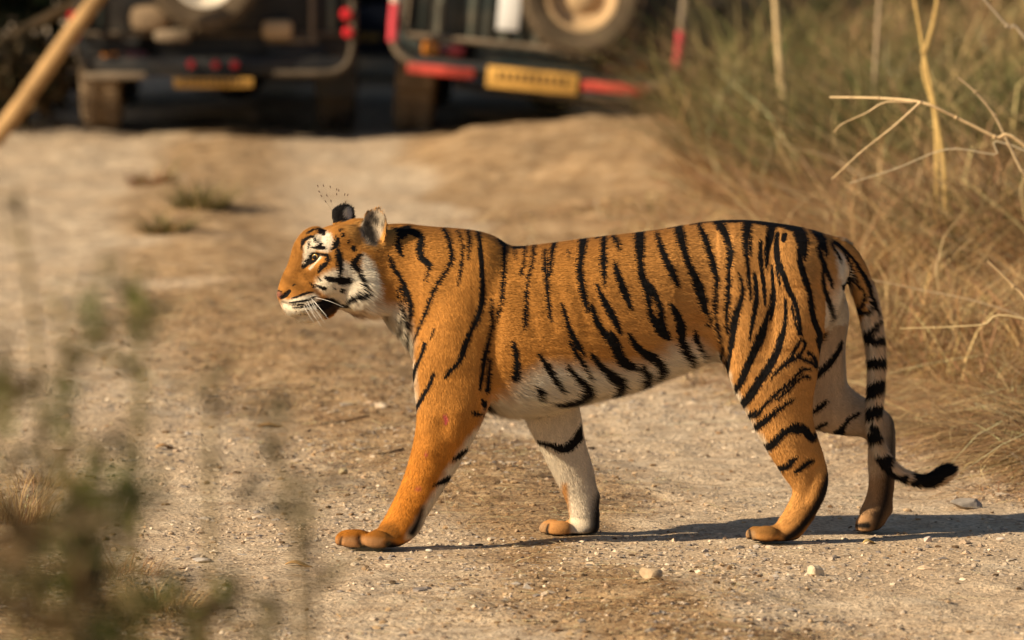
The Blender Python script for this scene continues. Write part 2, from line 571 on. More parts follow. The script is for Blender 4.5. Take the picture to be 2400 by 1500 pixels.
def limb(nodes, y0, part, ex=2.0, sub=4, cap=True):
    """nodes: (px, py, half width px, half thickness m, y offset from the mid plane m)"""
    N = catmull([(n[0], n[1], n[2], n[3], n[4] if len(n) > 4 else y0) for n in nodes], sub)
    C = []
    for q in N:
        p = P(q[0], q[1], 0)
        p = P(q[0], q[1], yc(p[0]) + q[4])
        C.append((p[0], p[1], p[2]))
    C = np.array(C)
    rings = []
    for i in range(len(N)):
        t = C[min(i + 1, len(N) - 1)] - C[max(i - 1, 0)]
        t[1] = 0
        t /= np.linalg.norm(t)
        nrm = np.array((-t[2], 0, t[0]))
        a, b = N[i][2] * PX, N[i][3]
        ca, sa = np.cos(ANG), np.sin(ANG)
        ca = np.sign(ca) * np.abs(ca) ** (2 / ex)
        sa = np.sign(sa) * np.abs(sa) ** (2 / ex)
        rings.append(C[i] + np.outer(ca * a, nrm) + np.outer(sa * b, (0, 1, 0)))
        SK.append((C[i], t, max(a, b), part))
    if cap:                     # rounded tip
        e = rings[-1].mean(0)
        t = SK[-1][1]
        r = SK[-1][2]
        for f in (0.8, 0.4):
            rings.append(e + (rings[len(N) - 1] - e) * f + t * r * 0.6 * math.sqrt(1 - f * f))
    shell(rings)

def uprings(nodes, part, ex=2.5, sub=4, fwd=(1, 0, -0.2)):
    """upright rings: (px, top py, bottom py, half width m)"""
    N = catmull(nodes, sub)
    rings = []
    for q in N:
        ym = yc(P(q[0], q[1], 0)[0])
        a, b = P(q[0], q[1], ym), P(q[0], q[2], ym)
        c = (a + b) / 2
        h = (a[2] - b[2]) / 2
        ca, sa = np.cos(ANG), np.sin(ANG)
        ca = np.sign(ca) * np.abs(ca) ** (2 / ex)
        sa = np.sign(sa) * np.abs(sa) ** (2 / ex)
        wid = q[3] * (1 - 0.10 * np.clip(ca, 0, 1))            # narrower towards the spine
        r = np.stack([np.full(RN, c[0]), yc(c[0]) + sa * wid, c[2] + ca * h], 1)
        rings.append(r)
        t = np.array(fwd) / np.linalg.norm(fwd)
        SK.append((np.array((c[0], yc(c[0]), c[2])), t, max(h, q[3]), part))
    shell(rings)

def blob(px, py, y, rx, rz, ry, tilt=0, part=None, d=(1, 0, -0.3)):
    c = P(px, py, yc(P(px, py, 0)[0]) + y)
    rings = []
    ct, st = math.cos(tilt), math.sin(tilt)
    for u in np.linspace(0.12, math.pi - 0.12, 12):
        r = math.sin(u)
        x = -math.cos(u) * rx * PX
        zz = np.cos(ANG) * r * rz * PX
        rings.append(c + np.stack([x * ct - zz * st, np.sin(ANG) * r * ry, x * st + zz * ct], 1))
    shell(rings)
    if part:
        SK.append((c, np.array(d) / np.linalg.norm(d), max(rx, rz) * PX, part))

# trunk: neck to rump
uprings([(862, 545, 715, .10), (905, 527, 750, .115), (950, 524, 798, .13), (1000, 530, 862, .148), (1060, 534, 918, .162),
         (1120, 541, 948, .172), (1165, 556, 964, .178), (1196, 577, 971, .182), (1230, 576, 972, .184), (1280, 571, 964, .186), (1340, 563, 946, .187),
         (1420, 553, 926, .183), (1480, 546, 912, .176), (1540, 539, 888, .168), (1600, 528, 864, .158), (1660, 519, 842, .15),
         (1720, 516, 846, .147), (1780, 518, 855, .145), (1840, 526, 850, .138), (1900, 538, 815, .125), (1945, 555, 755, .10), (1978, 592, 690, .055)], 'trunk')
# near fore leg
limb([(1128, 585, 36, .035, -.075), (1108, 650, 70, .055, -.100), (1085, 740, 94, .065, -.115), (1066, 850, 101, .068, -.122), (1060, 930, 91, .066, -.126),
      (1046, 1000, 74, .060, -.130), (1018, 1076, 60, .052, -.130), (988, 1140, 50, .046, -.132), (962, 1190, 46, .043, -.134), (940, 1228, 45, .043, -.136), (916, 1252, 36, .043, -.137)], -.13, 'nfl')
# far fore leg
limb([(1240, 860, 60, .05, .10), (1280, 930, 70, .055, .11), (1300, 985, 67, .054, .115), (1322, 1050, 55, .048, .12), (1346, 1110, 50, .043, .12), (1362, 1160, 41, .040, .12), (1370, 1205, 36, .04, .12), (1371, 1238, 35, .042, .12)], .12, 'ffl')
# near hind leg
limb([(1815, 570, 60, .04, -.07), (1808, 640, 108, .065, -.085), (1806, 730, 128, .075, -.092), (1808, 820, 119, .072, -.10), (1818, 900, 101, .065, -.105), (1830, 960, 80, .056, -.107),
      (1845, 1010, 68, .050, -.107), (1868, 1060, 61, .045, -.107), (1886, 1098, 56, .040, -.107), (1898, 1130, 48, .038, -.107), (1895, 1162, 40, .036, -.107), (1874, 1200, 37, .036, -.107), (1850, 1238, 33, .038, -.107), (1822, 1254, 24, .042, -.107)], -.11, 'nhl')
# far hind leg, just leaving the ground
limb([(1860, 630, 84, .05, .08), (1876, 725, 116, .07, .085), (1880, 815, 106, .068, .09), (1896, 880, 97, .062, .095), (1932, 940, 76, .056, .10), (1985, 968, 58, .048, .10), (2040, 985, 44, .04, .10), (2072, 1000, 36, .036, .10)], .09, 'fhl')
limb([(2070, 978, 28, .03, .10), (2068, 1020, 34, .034, .10), (2066, 1080, 36, .035, .10), (2067, 1130, 33, .036, .10), (2060, 1172, 34, .04, .10), (2046, 1210, 34, .044, .10), (2030, 1240, 22, .040, .10)], .10, 'fhl')
# tail
TAIL = [(1935, 590, 42, .045), (1970, 590, 34, .038), (2002, 628, 31, .034), (2022, 680, 30, .033), (2038, 740, 28.5, .032), (2050, 800, 26, .030), (2054, 860, 24, .028), (2052, 920, 22.5, .027), (2048, 975, 21, .026),
        (2053, 1030, 20.5, .025), (2072, 1075, 20, .024), (2102, 1106, 19, .023), (2140, 1123, 18, .022), (2175, 1128, 18, .022), (2202, 1117, 23, .027), (2222, 1104, 23, .027), (2236, 1097, 14, .016)]
limb([(*t, 0.01) for t in TAIL], 0.01, 'tail')
# paws: near fore
blob(905, 1262, -.137, 46, 26, .050, 0.0, 'nfl', (-1, 0, -.4))
for px, py, y, rx, rz, ry in ((884, 1266, -.186, 32, 24, .020), (834, 1265, -.158, 38, 26, .021), (818, 1265, -.115, 34, 25, .021), (850, 1266, -.082, 34, 23, .020)):
    blob(px, py, y, rx, rz, ry)
blob(972, 1240, -.132, 12, 18, .016, -.6)
# far fore
blob(1352, 1240, .12, 46, 24, .048, 0, 'ffl', (-1, 0, -.4))
for px, py, y, rx, rz, ry in ((1312, 1241, .08, 32, 22, .021), (1294, 1239, .108, 30, 23, .021), (1292, 1239, .138, 30, 22, .021), (1318, 1240, .165, 30, 20, .02)):
    blob(px, py, y, rx, rz, ry)
blob(1399, 1163, .12, 14, 17, .016)
# near hind
blob(1818, 1253, -.107, 46, 22, .045, 0, 'nhl', (-1, 0, -.4))
for px, py, y, rx, rz, ry in ((1796, 1252, -.147, 32, 21, .019), (1776, 1252, -.124, 26, 20, .018), (1772, 1252, -.092, 26, 20, .018), (1790, 1252, -.066, 30, 20, .018)):
    blob(px, py, y, rx, rz, ry)
# far hind toes, hanging
for px, py, y, rx, rz, ry in ((2034, 1222, .062, 24, 34, .02), (2026, 1228, .088, 22, 30, .02), (2026, 1228, .115, 22, 30, .02), (2036, 1222, .14, 24, 32, .02)):
    blob(px, py, y, rx, rz, ry, -.35)
blob(2078, 1188, .10, 16, 24, .03)

# head: built facing -x, then turned a little towards the camera
n_before = len(TV)
sk_before = len(SK)
limb([(914, 645, 100, .108), (880, 632, 110, .112), (835, 622, 113, .110), (795, 618, 102, .102), (755, 610, 84, .088), (726, 602, 60, .07), (708, 594, 36, .048)], 0, 'head', 2.1)
N = [(768, 556, 38, .046), (753, 570, 56, .058), (747, 585, 66, .062), (742, 610, 70, .058), (737, 640, 75, .054), (728, 668, 79, .053), (724, 688, 80, .054), (733, 703, 64, .056), (738, 714, 48, .048), (730, 724, 30, .034)]
limb(N, 0, 'head', 2.2)
for sgn in (-1, 1):
    blob(701, 710, sgn * .030, 37, 24, .030, -.22)               # whisker pad
    blob(737, 577, sgn * .043, 28, 15, .022, -.5)                # brow
    blob(775, 655, sgn * .058, 52, 36, .034, .1)                 # cheek bone
    blob(848, 668, sgn * .075, 62, 72, .045, .1)                 # ruff
    blob(795, 562, sgn * .055, 56, 38, .04)
blob(714, 738, 0, 32, 16, .034)
blob(651, 686, 0, 13, 15, .022)                                  # nose
HEAD_YAW = math.radians(13)
piv = P(885, 640, 0)
piv[1] = yc(piv[0])
def yaw(V, a=HEAD_YAW, p=piv):
    V = np.asarray(V, float) - p
    c, s = math.cos(a), math.sin(a)
    return np.stack([V[..., 0] * c - V[..., 1] * s, V[..., 0] * s + V[..., 1] * c, V[..., 2]], -1) + p
for i in range(n_before, len(TV)): TV[i] = yaw(TV[i])
for i in range(sk_before, len(SK)):
    c, t, r, p_ = SK[i]
    t = np.array((0.9, 0, 0.1)) * 1.0
    SK[i] = (yaw(c), yaw(t + piv) - piv, r, p_)

def ear(base, u, o, H, W, depth, part):
    u = np.array(u, float); u /= np.linalg.norm(u)
    o = np.array(o, float); o -= u * o.dot(u); o /= np.linalg.norm(o)
    w = np.cross(u, o)
    ns, nt = 12, 13
    front, back = [], []
    for i in range(ns):
        s = i / (ns - 1)
        half = W * (0.80 + 0.55 * s) * math.sqrt(max(1e-4, 1 - (max(0, s - .42) / .58) ** 2.2)) if s > .42 else W * (0.80 + 0.55 * s)
        for k in range(nt):
            t = -1 + 2 * k / (nt - 1)
            cup = -depth * (1 - t * t) * (1 - .45 * s) - 0.012 * s * s
            p = np.array(base) + u * (s * H) + w * (t * half) + o * cup
            front.append(p)
            back.append(p - o * (.009 - .003 * s) - u * .002)
    base_i = sum(len(v) for v in TV)
    TV.append(np.array(front + back))
    n = ns * nt
    for i in range(ns - 1):
        for k in range(nt - 1):
            a = base_i + i * nt + k
            TF.append((a, a + 1, a + nt + 1, a + nt))
            TF.append((a + n, a + n + nt, a + n + nt + 1, a + n + 1))
    def side(a, b):
        TF.append((a, b, b + n, a + n))
    for k in range(nt - 1):
        side(base_i + k + 1, base_i + k)
        side(base_i + (ns - 1) * nt + k, base_i + (ns - 1) * nt + k + 1)
    for i in range(ns - 1):
        side(base_i + i * nt, base_i + (i + 1) * nt)
        side(base_i + (i + 1) * nt + nt - 1, base_i + i * nt + nt - 1)
    SK.append((np.array(base) + u * H * .6, u, H * .55, part))

eb = P(870, 596, 0); EAR_N = np.array((eb[0], yc(eb[0]) - .090, eb[2]))
ear(EAR_N, (.07, -.14, 1), (-.30, -.94, .10), .134, .036, .034, 'ear')
eb = P(800, 540, .1); EAR_F = np.array((eb[0], yc(eb[0]) + .075, eb[2]))
ear(EAR_F, (-.06, .16, 1), (-.50, .85, .2), .074, .037, .026, 'earf')

# one continuous surface
allV = np.concatenate(TV)
me0 = bpy.data.meshes.new('tiger_shells')
me0.from_pydata([tuple(v) for v in allV], [], TF)
o0 = bpy.data.objects.new('tiger_shells', me0)
link(o0)
md = o0.modifiers.new('r', 'REMESH')
md.mode = 'VOXEL'
md.voxel_size = 0.0042
md.use_smooth_shade = True
bpy.context.view_layer.update()
dg = bpy.context.evaluated_depsgraph_get()
bme = bpy.data.meshes.new_from_object(o0.evaluated_get(dg))
bpy.data.objects.remove(o0)
bpy.data.meshes.remove(me0)
BV = verts_np(bme)
nE = len(bme.edges)
ed = np.empty(nE * 2, dtype=np.int32)
bme.edges.foreach_get('vertices', ed)
ed = ed.reshape(-1, 2)
deg = np.bincount(ed.ravel(), minlength=len(BV)).astype(float)

def lap(A):
    out = np.zeros_like(A)
    for k in range(A.shape[1]):
        out[:, k] = np.bincount(ed[:, 0], A[ed[:, 1], k], len(A)) + np.bincount(ed[:, 1], A[ed[:, 0], k], len(A))
    return out / deg[:, None]

def classify(V):
    SP = np.array([s[0] for s in SK]); SR = np.array([s[2] for s in SK]); SD = np.array([s[1] for s in SK])
    names = [s[3] for s in SK]
    ids = {n: i for i, n in enumerate(dict.fromkeys(names))}
    SI = np.array([ids[n] for n in names])
    best = np.empty(len(V), int); dirs = np.empty((len(V), 3))
    for a in range(0, len(V), 8000):
        d = np.linalg.norm(V[a:a + 8000, None] - SP[None], axis=2) / SR[None]
        best[a:a + 8000] = SI[d.argmin(1)]
        w = 1 / (d ** 6 + 1e-6)
        dd = (w[:, :, None] * SD[None]).sum(1)
        dirs[a:a + 8000] = dd / (np.linalg.norm(dd, axis=1)[:, None] + 1e-9)
    return best, dirs, ids

PART, FDIR, PID = classify(BV)
def isp(*n):
    return np.isin(PART, [PID[k] for k in n])
keep = np.ones(len(BV))
keep[isp('head')] = .30
keep[isp('ear', 'earf')] = .35
foot = BV[:, 2] < 0.075
keep[foot] = .05
keep = lap(lap(lap(lap(keep[:, None]))))[:, 0]
for it in range(64):
    BV += (lap(BV) - BV) * (0.6 * keep[:, None] * (1 if it < 36 else (keep[:, None] > .6)))

# ---- traced marks. region -> origin and scale of the enlarged view the marks were read from
REG = {'A': (850, 480, 3), 'B': (1350, 480, 3), 'E': (760, 850, 3.191), 'H': (600, 420, 3.947), 'I': (1700, 780, 5), 'J': (1880, 540, 4.1667),
       'K': (1880, 850, 3.489), 'M': (1720, 1050, 6), 'L': (630, 600, 8.333), 'N': (630, 460, 9.375), 'O': (760, 460, 9.375), 'Q': (770, 1180, 8), 'X': (0, 0, 1)}
def tr(reg, pts, Y=-0.05):
    ox, oy, s = REG[reg]
    out = []
    for q in pts:
        p = P(ox + q[0] / s, oy + q[1] / s, Y)
        out.append((p[0], p[2], (q[2] if len(q) > 2 else 0) / s * PX / 2))
    return np.array(out)

def pdist(X, line, sub=3):
    """signed distance of (n,2) points to a tapered stroke"""
    L = catmull(line, sub) if len(line) > 2 else np.asarray(line, float)
    out = np.full(len(X), 9.0)
    lo = L[:, :2].min(0) - .06; hi = L[:, :2].max(0) + .06
    sel = np.where(((X >= lo) & (X <= hi)).all(1))[0]
    if len(sel) == 0: return out
    x = X[sel]
    if len(L) == 1:
        out[sel] = np.linalg.norm(x - L[0, :2], axis=1) - L[0, 2]
        return out
    m = np.full(len(sel), 9.0)
    for i in range(len(L) - 1):
        a, b = L[i], L[i + 1]
        ab = b[:2] - a[:2]
        t = np.clip(((x - a[:2]) @ ab) / (ab @ ab + 1e-12), 0, 1)
        d = np.linalg.norm(x - a[:2] - t[:, None] * ab, axis=1) - (a[2] + (b[2] - a[2]) * t)
        m = np.minimum(m, d)
    out[sel] = m
    return out

def poly_d(X, pts):
    """signed distance to a polygon, negative inside"""
    Q = np.asarray(pts)[:, :2]
    d = np.full(len(X), 9.0)
    ins = np.zeros(len(X), bool)
    for i in range(len(Q)):
        a, b = Q[i], Q[(i + 1) % len(Q)]
        ab = b - a
        t = np.clip(((X - a) @ ab) / (ab @ ab + 1e-12), 0, 1)
        d = np.minimum(d, np.linalg.norm(X - a - t[:, None] * ab, axis=1))
        c = (a[1] > X[:, 1]) != (b[1] > X[:, 1])
        xx = (b[0] - a[0]) * (X[:, 1] - a[1]) / (b[1] - a[1] + 1e-12) + a[0]
        ins ^= c & (X[:, 0] < xx)
    return np.where(ins, -d, d)

STR_BODY = [
 ('A', [(150,310,20),(200,430,18),(265,530,20),(315,650,26),(328,740,26),(300,830,18),(288,900,14),(300,980,8)]),
 ('A', [(265,560,6),(280,680,8),(275,760,8),(290,850,6)]), ('A', [(240,580,4),(250,700,5),(268,820,5)]),
 ('A', [(175,170,24),(235,205,60),(300,175,44)]), ('A', [(215,200,40),(240,290,34),(265,355,14)]),  # dark patch behind the ear, partly the shade there painted in
 ('A', [(345,190,30),(395,230,35),(390,310,34),(405,370,30),(455,415,26),(450,470,14),(435,530,5)]),
 ('A', [(555,175,16),(590,230,22),(612,320,22),(610,390,24),(585,450,18),(520,550,16),(480,630,18),(450,720,16),(410,820,12),(370,910,12),(340,975,8)]),
 ('A', [(655,185,8),(690,270,10),(690,380,12),(680,470,10),(660,560,4)]), ('A', [(725,180,16),(740,240,16),(740,320,10),(738,385,5)]),
 ('A', [(780,165,20),(815,250,20),(832,400,20),(838,550,24),(830,680,30),(800,790,28),(755,890,20),(720,980,26),(690,1070,24),(640,1140,18),(595,1180,18),(580,1215,6)]),
 ('A', [(940,240,12),(980,270,24),(985,330,24),(985,430,20),(975,560,16),(965,680,12),(945,780,8),(940,830,4)]),
 ('A', [(900,660,6),(895,780,12),(905,840,14),(880,950,16),(855,1050,24),(840,1150,22),(830,1230,16),(820,1290,8)]),
 ('A', [(890,1080,10),(880,1200,18),(872,1300,20)]), ('A', [(1130,290,14),(1125,400,12),(1105,490,10)]),  # first stroke darkens the armpit fold
 ('A', [(1190,295,16),(1185,400,14),(1155,500,10),(1145,600,14),(1138,720,16),(1132,820,14),(1132,875,6)]),
 ('A', [(1270,320,12),(1270,400,20),(1280,520,18),(1290,640,20),(1305,750,18),(1315,820,8)]), ('A', [(1345,250,26),(1320,340,22),(1312,430,16),(1310,500,6)]),
 ('A', [(1545,220,50),(1530,330,34),(1515,450,30),(1530,570,34),(1550,670,28),(1570,750,10)]), ('A', [(1690,230,26),(1680,370,32),(1685,480,24),(1690,575,8)]),
 ('A', [(1060,310,8),(1065,380,5)]), ('A', [(1390,690,10),(1420,800,24),(1450,890,26),(1500,980,28),(1545,1055,10)]),
 ('A', [(1440,960,10),(1490,1050,22),(1535,1120,22),(1560,1215,10)]), ('A', [(1590,1040,12),(1640,1120,34),(1700,1190,50),(1750,1230,60),(1730,1300,50),(1700,1340,30)]),
 ('A', [(1045,955,8),(1065,1030,26),(1070,1110,32),(1060,1200,40),(1040,1230,10)]), ('A', [(1230,1050,12),(1280,1130,28),(1315,1200,34),(1345,1280,28),(1365,1300,8)]),
 ('A', [(1425,1120,10),(1450,1180,26),(1500,1250,44),(1520,1310,60),(1440,1370,50),(1350,1390,30),(1290,1390,12)]), ('A', [(1200,1270,10),(1210,1310,36),(1195,1345,20)]),
 ('A', [(435,970,12),(415,1040,14),(375,1130,14),(358,1200,10),(345,1280,8)]), ('A', [(500,1180,8),(475,1250,14),(430,1330,18),(390,1400,18),(375,1440,8)]),
 ('A', [(500,870,5),(475,940,5)]), ('A', [(230,780,14),(220,850,18)]), ('A', [(1440,320,8),(1445,370,6)]), ('A', [(1045,300,6),(1100,300,8),(1130,310,8)]),
 ('B', [(255,230,20),(285,270,22),(298,320,8)]), ('B', [(260,390,10),(280,470,26),(310,560,36),(345,650,36),(370,715,20),(372,740,6)]),
 ('B', [(130,550,8),(160,620,22),(200,700,36),(240,770,38),(275,840,32),(305,900,10)]),
 ('B', [(95,690,10),(120,780,26),(160,860,30),(210,930,36),(255,1000,40),(290,1080,56),(340,1120,50),(385,1150,16)]), ('B', [(230,890,14),(275,950,22),(300,1040,24),(320,1100,20)]),
 ('B', [(440,180,56),(440,300,50),(440,400,34),(455,500,38),(480,570,42)]), ('B', [(475,570,30),(500,680,28),(512,760,28),(545,830,40),(590,890,50),(645,940,20)]),
 ('B', [(505,570,34),(560,660,32),(585,750,30),(592,830,36),(640,930,20)]), ('B', [(560,200,12),(590,300,30),(630,400,36),(670,480,36),(700,550,24),(715,575,8)]),
 ('B', [(715,150,50),(735,250,46),(760,340,34),(790,430,32),(830,510,44),(860,590,50),(885,680,46),(905,760,32),(920,850,10)]),
 ('B', [(650,690,12),(690,750,36),(725,830,44),(735,910,46),(730,1000,44),(745,1070,46),(760,1110,30)]), ('B', [(835,890,16),(840,960,30),(845,1030,20),(845,1080,10)]),
 ('B', [(365,910,12),(400,980,36),(460,1040,44),(520,1080,50),(545,1130,50),(520,1200,44),(505,1230,14)]), ('B', [(425,1130,30),(430,1200,50),(420,1270,50),(400,1300,30)]),
 ('B', [(865,145,20),(900,230,34),(930,320,34),(960,420,34),(980,500,28),(990,570,16)]), ('B', [(972,500,8),(972,620,16),(970,750,18),(975,870,18),(995,980,20),(1015,1100,20)]),
 ('B', [(985,110,40),(1030,170,44),(1065,250,34),(1085,340,28),(1085,430,14)]), ('B', [(1062,360,14),(1070,500,26),(1060,650,26),(1050,780,18),(1045,890,6)]),
 ('B', [(1145,480,8),(1160,560,20),(1160,640,28),(1130,730,40),(1105,830,44),(1090,940,40),(1072,1060,32),(1062,1160,26),(1065,1215,12)]),
 ('B', [(1210,110,56),(1195,200,44),(1190,300,26),(1205,420,18),(1218,540,16),(1225,670,6)]), ('B', [(1235,230,9),(1230,350,7)]),
 ('B', [(1255,465,10),(1268,560,22),(1265,690,24),(1245,800,20),(1230,900,10),(1222,950,5)]), ('B', [(1305,250,14),(1300,350,20),(1312,460,18),(1325,570,16),(1332,700,6)]),
 ('B', [(1385,140,46),(1370,230,40),(1350,320,24),(1345,430,8)]), ('B', [(1385,430,10),(1390,560,14),(1400,660,10)]),
 ('B', [(1430,200,16),(1420,300,26),(1430,400,30),(1465,490,24),(1500,590,22),(1545,680,20),(1565,780,16),(1580,880,14)]), ('B', [(1480,210,24),(1470,250,16)]),
 ('B', [(1415,440,6),(1440,560,6)]), ('B', [(1560,150,50),(1590,230,66),(1610,310,34),(1610,380,10)]),
 ('B', [(1570,300,20),(1580,400,26),(1610,510,30),(1645,620,26),(1660,740,26),(1690,840,28),(1720,900,30),(1725,980,30),(1740,1050,16)]),
 ('B', [(1690,170,50),(1730,240,50),(1765,320,20),(1770,360,8)]), ('B', [(1710,290,20),(1730,370,24),(1765,460,24),(1800,530,16),(1808,580,8)]),
 ('B', [(1740,420,10),(1745,560,20),(1780,660,20),(1800,740,18),(1802,820,8)]), ('B', [(1380,600,9),(1370,700,12),(1345,780,16),(1320,870,36),(1300,920,46),(1260,1010,44),(1215,1110,38),(1170,1220,34),(1130,1290,24),(1112,1315,10)]),
 ('B', [(1405,600,7),(1395,700,9),(1370,800,12)]), ('B', [(1475,650,8),(1480,760,14),(1465,860,18),(1440,960,28),(1400,1060,38),(1340,1160,44),(1280,1250,42),(1220,1340,50),(1175,1400,36),(1160,1435,12)]),
 ('B', [(1440,900,9),(1415,970,7)]), ('B', [(1520,700,6),(1540,800,8),(1570,890,8)]),
 ('B', [(130,235,6),(200,205,9),(330,190,8),(470,180,12),(600,165,10),(720,150,14)]), ('B', [(800,135,8),(900,118,14),(1000,108,16),(1100,118,9),(1200,108,14),(1300,125,14),(1420,140,18),(1500,150,12)]),
 ('B', [(1490,150,30),(1560,165,34)]),
 ('I', [(540,520,10),(620,430,24),(720,340,30),(790,250,24),(840,160,20),(870,90,20),(910,80,24),(945,120,20),(920,190,16),(870,260,22),(790,310,24),(720,350,20)]),
 ('I', [(860,280,20),(950,310,22),(1030,340,26),(1080,390,26)]), ('I', [(980,225,26),(1040,260,24),(1070,320,26),(1085,390,24)]),
 ('I', [(1010,420,16),(930,415,26),(860,460,24),(790,540,20),(700,620,22),(600,700,24),(520,780,26),(450,850,28),(400,930,30),(340,980,20)]),
 ('I', [(1000,510,20),(930,500,26),(860,540,22),(780,620,24),(700,700,24),(600,770,22)]), ('I', [(370,900,20),(300,950,36),(275,1000,30),(290,1040,12)]),
 ('I', [(820,770,14),(750,800,30),(660,860,32),(570,930,40),(480,1010,52),(400,1070,60),(350,1100,40),(320,1080,16)]),
 ('I', [(440,1310,40),(500,1330,60),(560,1290,70),(640,1210,50),(700,1150,50),(780,1110,70),(860,1110,90),(930,1120,70),(980,1180,60),(1020,1220,60),(1050,1210,50),(1070,1180,30)]),
 ('I', [(870,0,30),(900,10,20)]), ('I', [(1100,60,50),(1140,150,50),(1150,230,40)]),
 ('M', [(550,215,16),(620,260,50),(690,275,56),(760,240,56),(830,170,50),(900,120,20)]), ('M', [(880,330,24),(910,300,40),(980,250,50),(1050,190,56),(1130,160,24)]),
 ('E', [(1070,640,14),(1010,690,22),(970,715,10)]), ('E', [(940,855,24),(890,885,22),(830,905,10)]),
 ('E', [(1190,290,30),(1200,320,20)]), ('E', [(1110,370,10),(1150,375,16),(1190,380,10)]),
]
STR_FFL = [('E', [(1600,590,14),(1700,612,24),(1790,640,44),(1860,600,50),(1920,525,54),(1960,450,44)]), ('E', [(1590,385,24),(1700,350,40),(1800,285,56),(1890,225,60)])]
STR_FHL = [('K', [(280,610,50),(340,580,70),(370,520,36),(430,450,30),(500,412,24)]), ('K', [(110,545,20),(190,510,30),(240,490,16)]), ('K', [(120,400,30),(200,340,40),(240,300,10)]),
           ('J', [(180,1400,60),(300,1300,60),(400,1160,50),(430,1080,26)])]
STR_TAIL = [('J', [(330,100,26),(430,180,34),(520,270,28),(600,390,46),(670,500,46),(700,600,36),(735,700,30),(775,800,20)]), ('J', [(300,110,20),(330,180,26),(380,240,20),(400,310,14)]),
 ('J', [(400,150,18),(450,240,20),(500,340,24),(515,430,24),(480,510,56),(440,540,56),(420,570,20)]), ('J', [(545,440,16),(560,530,24),(620,580,18),(640,660,26),(600,740,50),(560,790,46),(545,840,10)]),
 ('J', [(690,620,36),(712,720,28),(660,790,36),(580,800,36)]), ('J', [(805,860,30),(740,930,56),(660,1020,76),(610,1060,60)]), ('J', [(835,1050,90),(740,1062,76),(640,1062,60)]),
 ('J', [(620,1300,110),(740,1272,100),(845,1272,100)]), ('K', [(510,245,90),(600,210,112),(700,165,104)]), ('K', [(505,445,86),(590,400,96),(670,370,96)]), ('K', [(620,510,60),(640,540,50)]),
 ('K', [(520,625,100),(590,602,104),(650,600,80)]), ('K', [(590,790,80),(640,810,124),(720,790,104),(690,850,90)]), ('K', [(735,880,56),(780,930,76),(830,965,86),(870,930,56)]),
 ('K', [(935,985,50),(985,960,80),(965,910,60)]), ('K', [(1070,985,120),(1080,940,130),(1120,920,150),(1180,870,140),(1240,880,90)])]
STR_HEAD = [('H', [(435,810,30),(480,760,44),(510,705,34),(560,688,16),(620,700,18),(655,700,22),(665,750,20),(655,785,10)]), ('H', [(490,775,30),(550,752,14),(580,712,12)]),
 ('H', [(520,630,12),(570,632,26),(625,636,30)]), ('H', [(560,625,20),(602,598,14)]), ('H', [(488,580,14),(485,640,10)]), ('H', [(436,600,12),(440,570,18),(480,542,20),(530,532,14),(548,572,24)]),
 ('H', [(424,560,14),(418,650,10)]), ('H', [(565,470,30),(610,490,44),(630,510,20)]), ('H', [(470,500,12),(530,465,14)]), ('H', [(640,412,22),(700,402,34),(745,385,24)]), ('H', [(750,560,40),(730,610,50),(695,645,18)]),
 ('H', [(755,665,38),(765,740,56),(770,820,40),(775,900,20),(775,930,30)]), ('H', [(640,905,20),(680,925,40),(740,930,40),(790,945,60),(845,930,46)]),
 ('H', [(893,638,46),(897,648,40)]), ('H', [(800,515,34),(803,520,30)]), ('H', [(855,565,18),(853,585,18)]), ('H', [(740,520,12),(745,535,10)]), ('H', [(775,470,18),(778,480,14)]),
 ('H', [(970,695,14),(920,740,46),(895,790,56),(930,835,46),(950,890,30),(980,960,26),(995,1030,40),(930,1070,56),(870,1110,46),(830,1145,14)]),
 ('H', [(640,790,36),(600,820,34),(578,860,18)]), ('H', [(660,700,16),(640,745,12)]), ('H', [(495,950,8),(532,1000,12)]), ('H', [(545,975,8),(610,1003,26),(640,1010,24)]), ('H', [(575,905,8),(603,940,8)]),
 ('H', [(330,1105,7),(400,1080,12),(460,1055,14),(520,1045,9)]), ('H', [(310,1142,7),(400,1132,12),(480,1118,14),(540,1085,8)]), ('H', [(345,985,7),(355,970,6)]),
 ('H', [(790,1030,30),(792,1042,24)]), ('H', [(335,1172,3),(340,1171,3)]), ('H', [(385,1168,3),(390,1167,3)]), ('H', [(440,1166,3),(445,1165,3)]), ('H', [(350,1198,3),(355,1197,3)]), ('H', [(405,1196,3),(410,1195,3)]), ('H', [(455,1192,3),(460,1191,3)]), ('H', [(372,1224,3),(377,1223,3)]), ('H', [(425,1222,3),(430,1221,3)]), ('H', [(475,1214,3),(480,1213,3)]), ('H', [(395,1250,3),(400,1249,3)]), ('H', [(445,1248,3),(450,1247,3)]), ('H', [(760,1165,30),(840,1175,24)]), ('H', [(715,985,8),(718,1020,8)]),
 ('H', [(330,1190,4),(400,1185,7),(500,1168,12),(580,1140,22),(650,1115,30)]), ('H', [(340,1160,5),(440,1158,8)]), ('H', [(580,1200,30),(640,1170,60),(690,1130,50)]),
 ('H', [(700,380,20),(740,340,20)]), ('H', [(235,1095,22),(272,1072,36),(312,1035,22)]), ('H', [(170,1045,6),(210,1030,6),(240,1045,6)])]
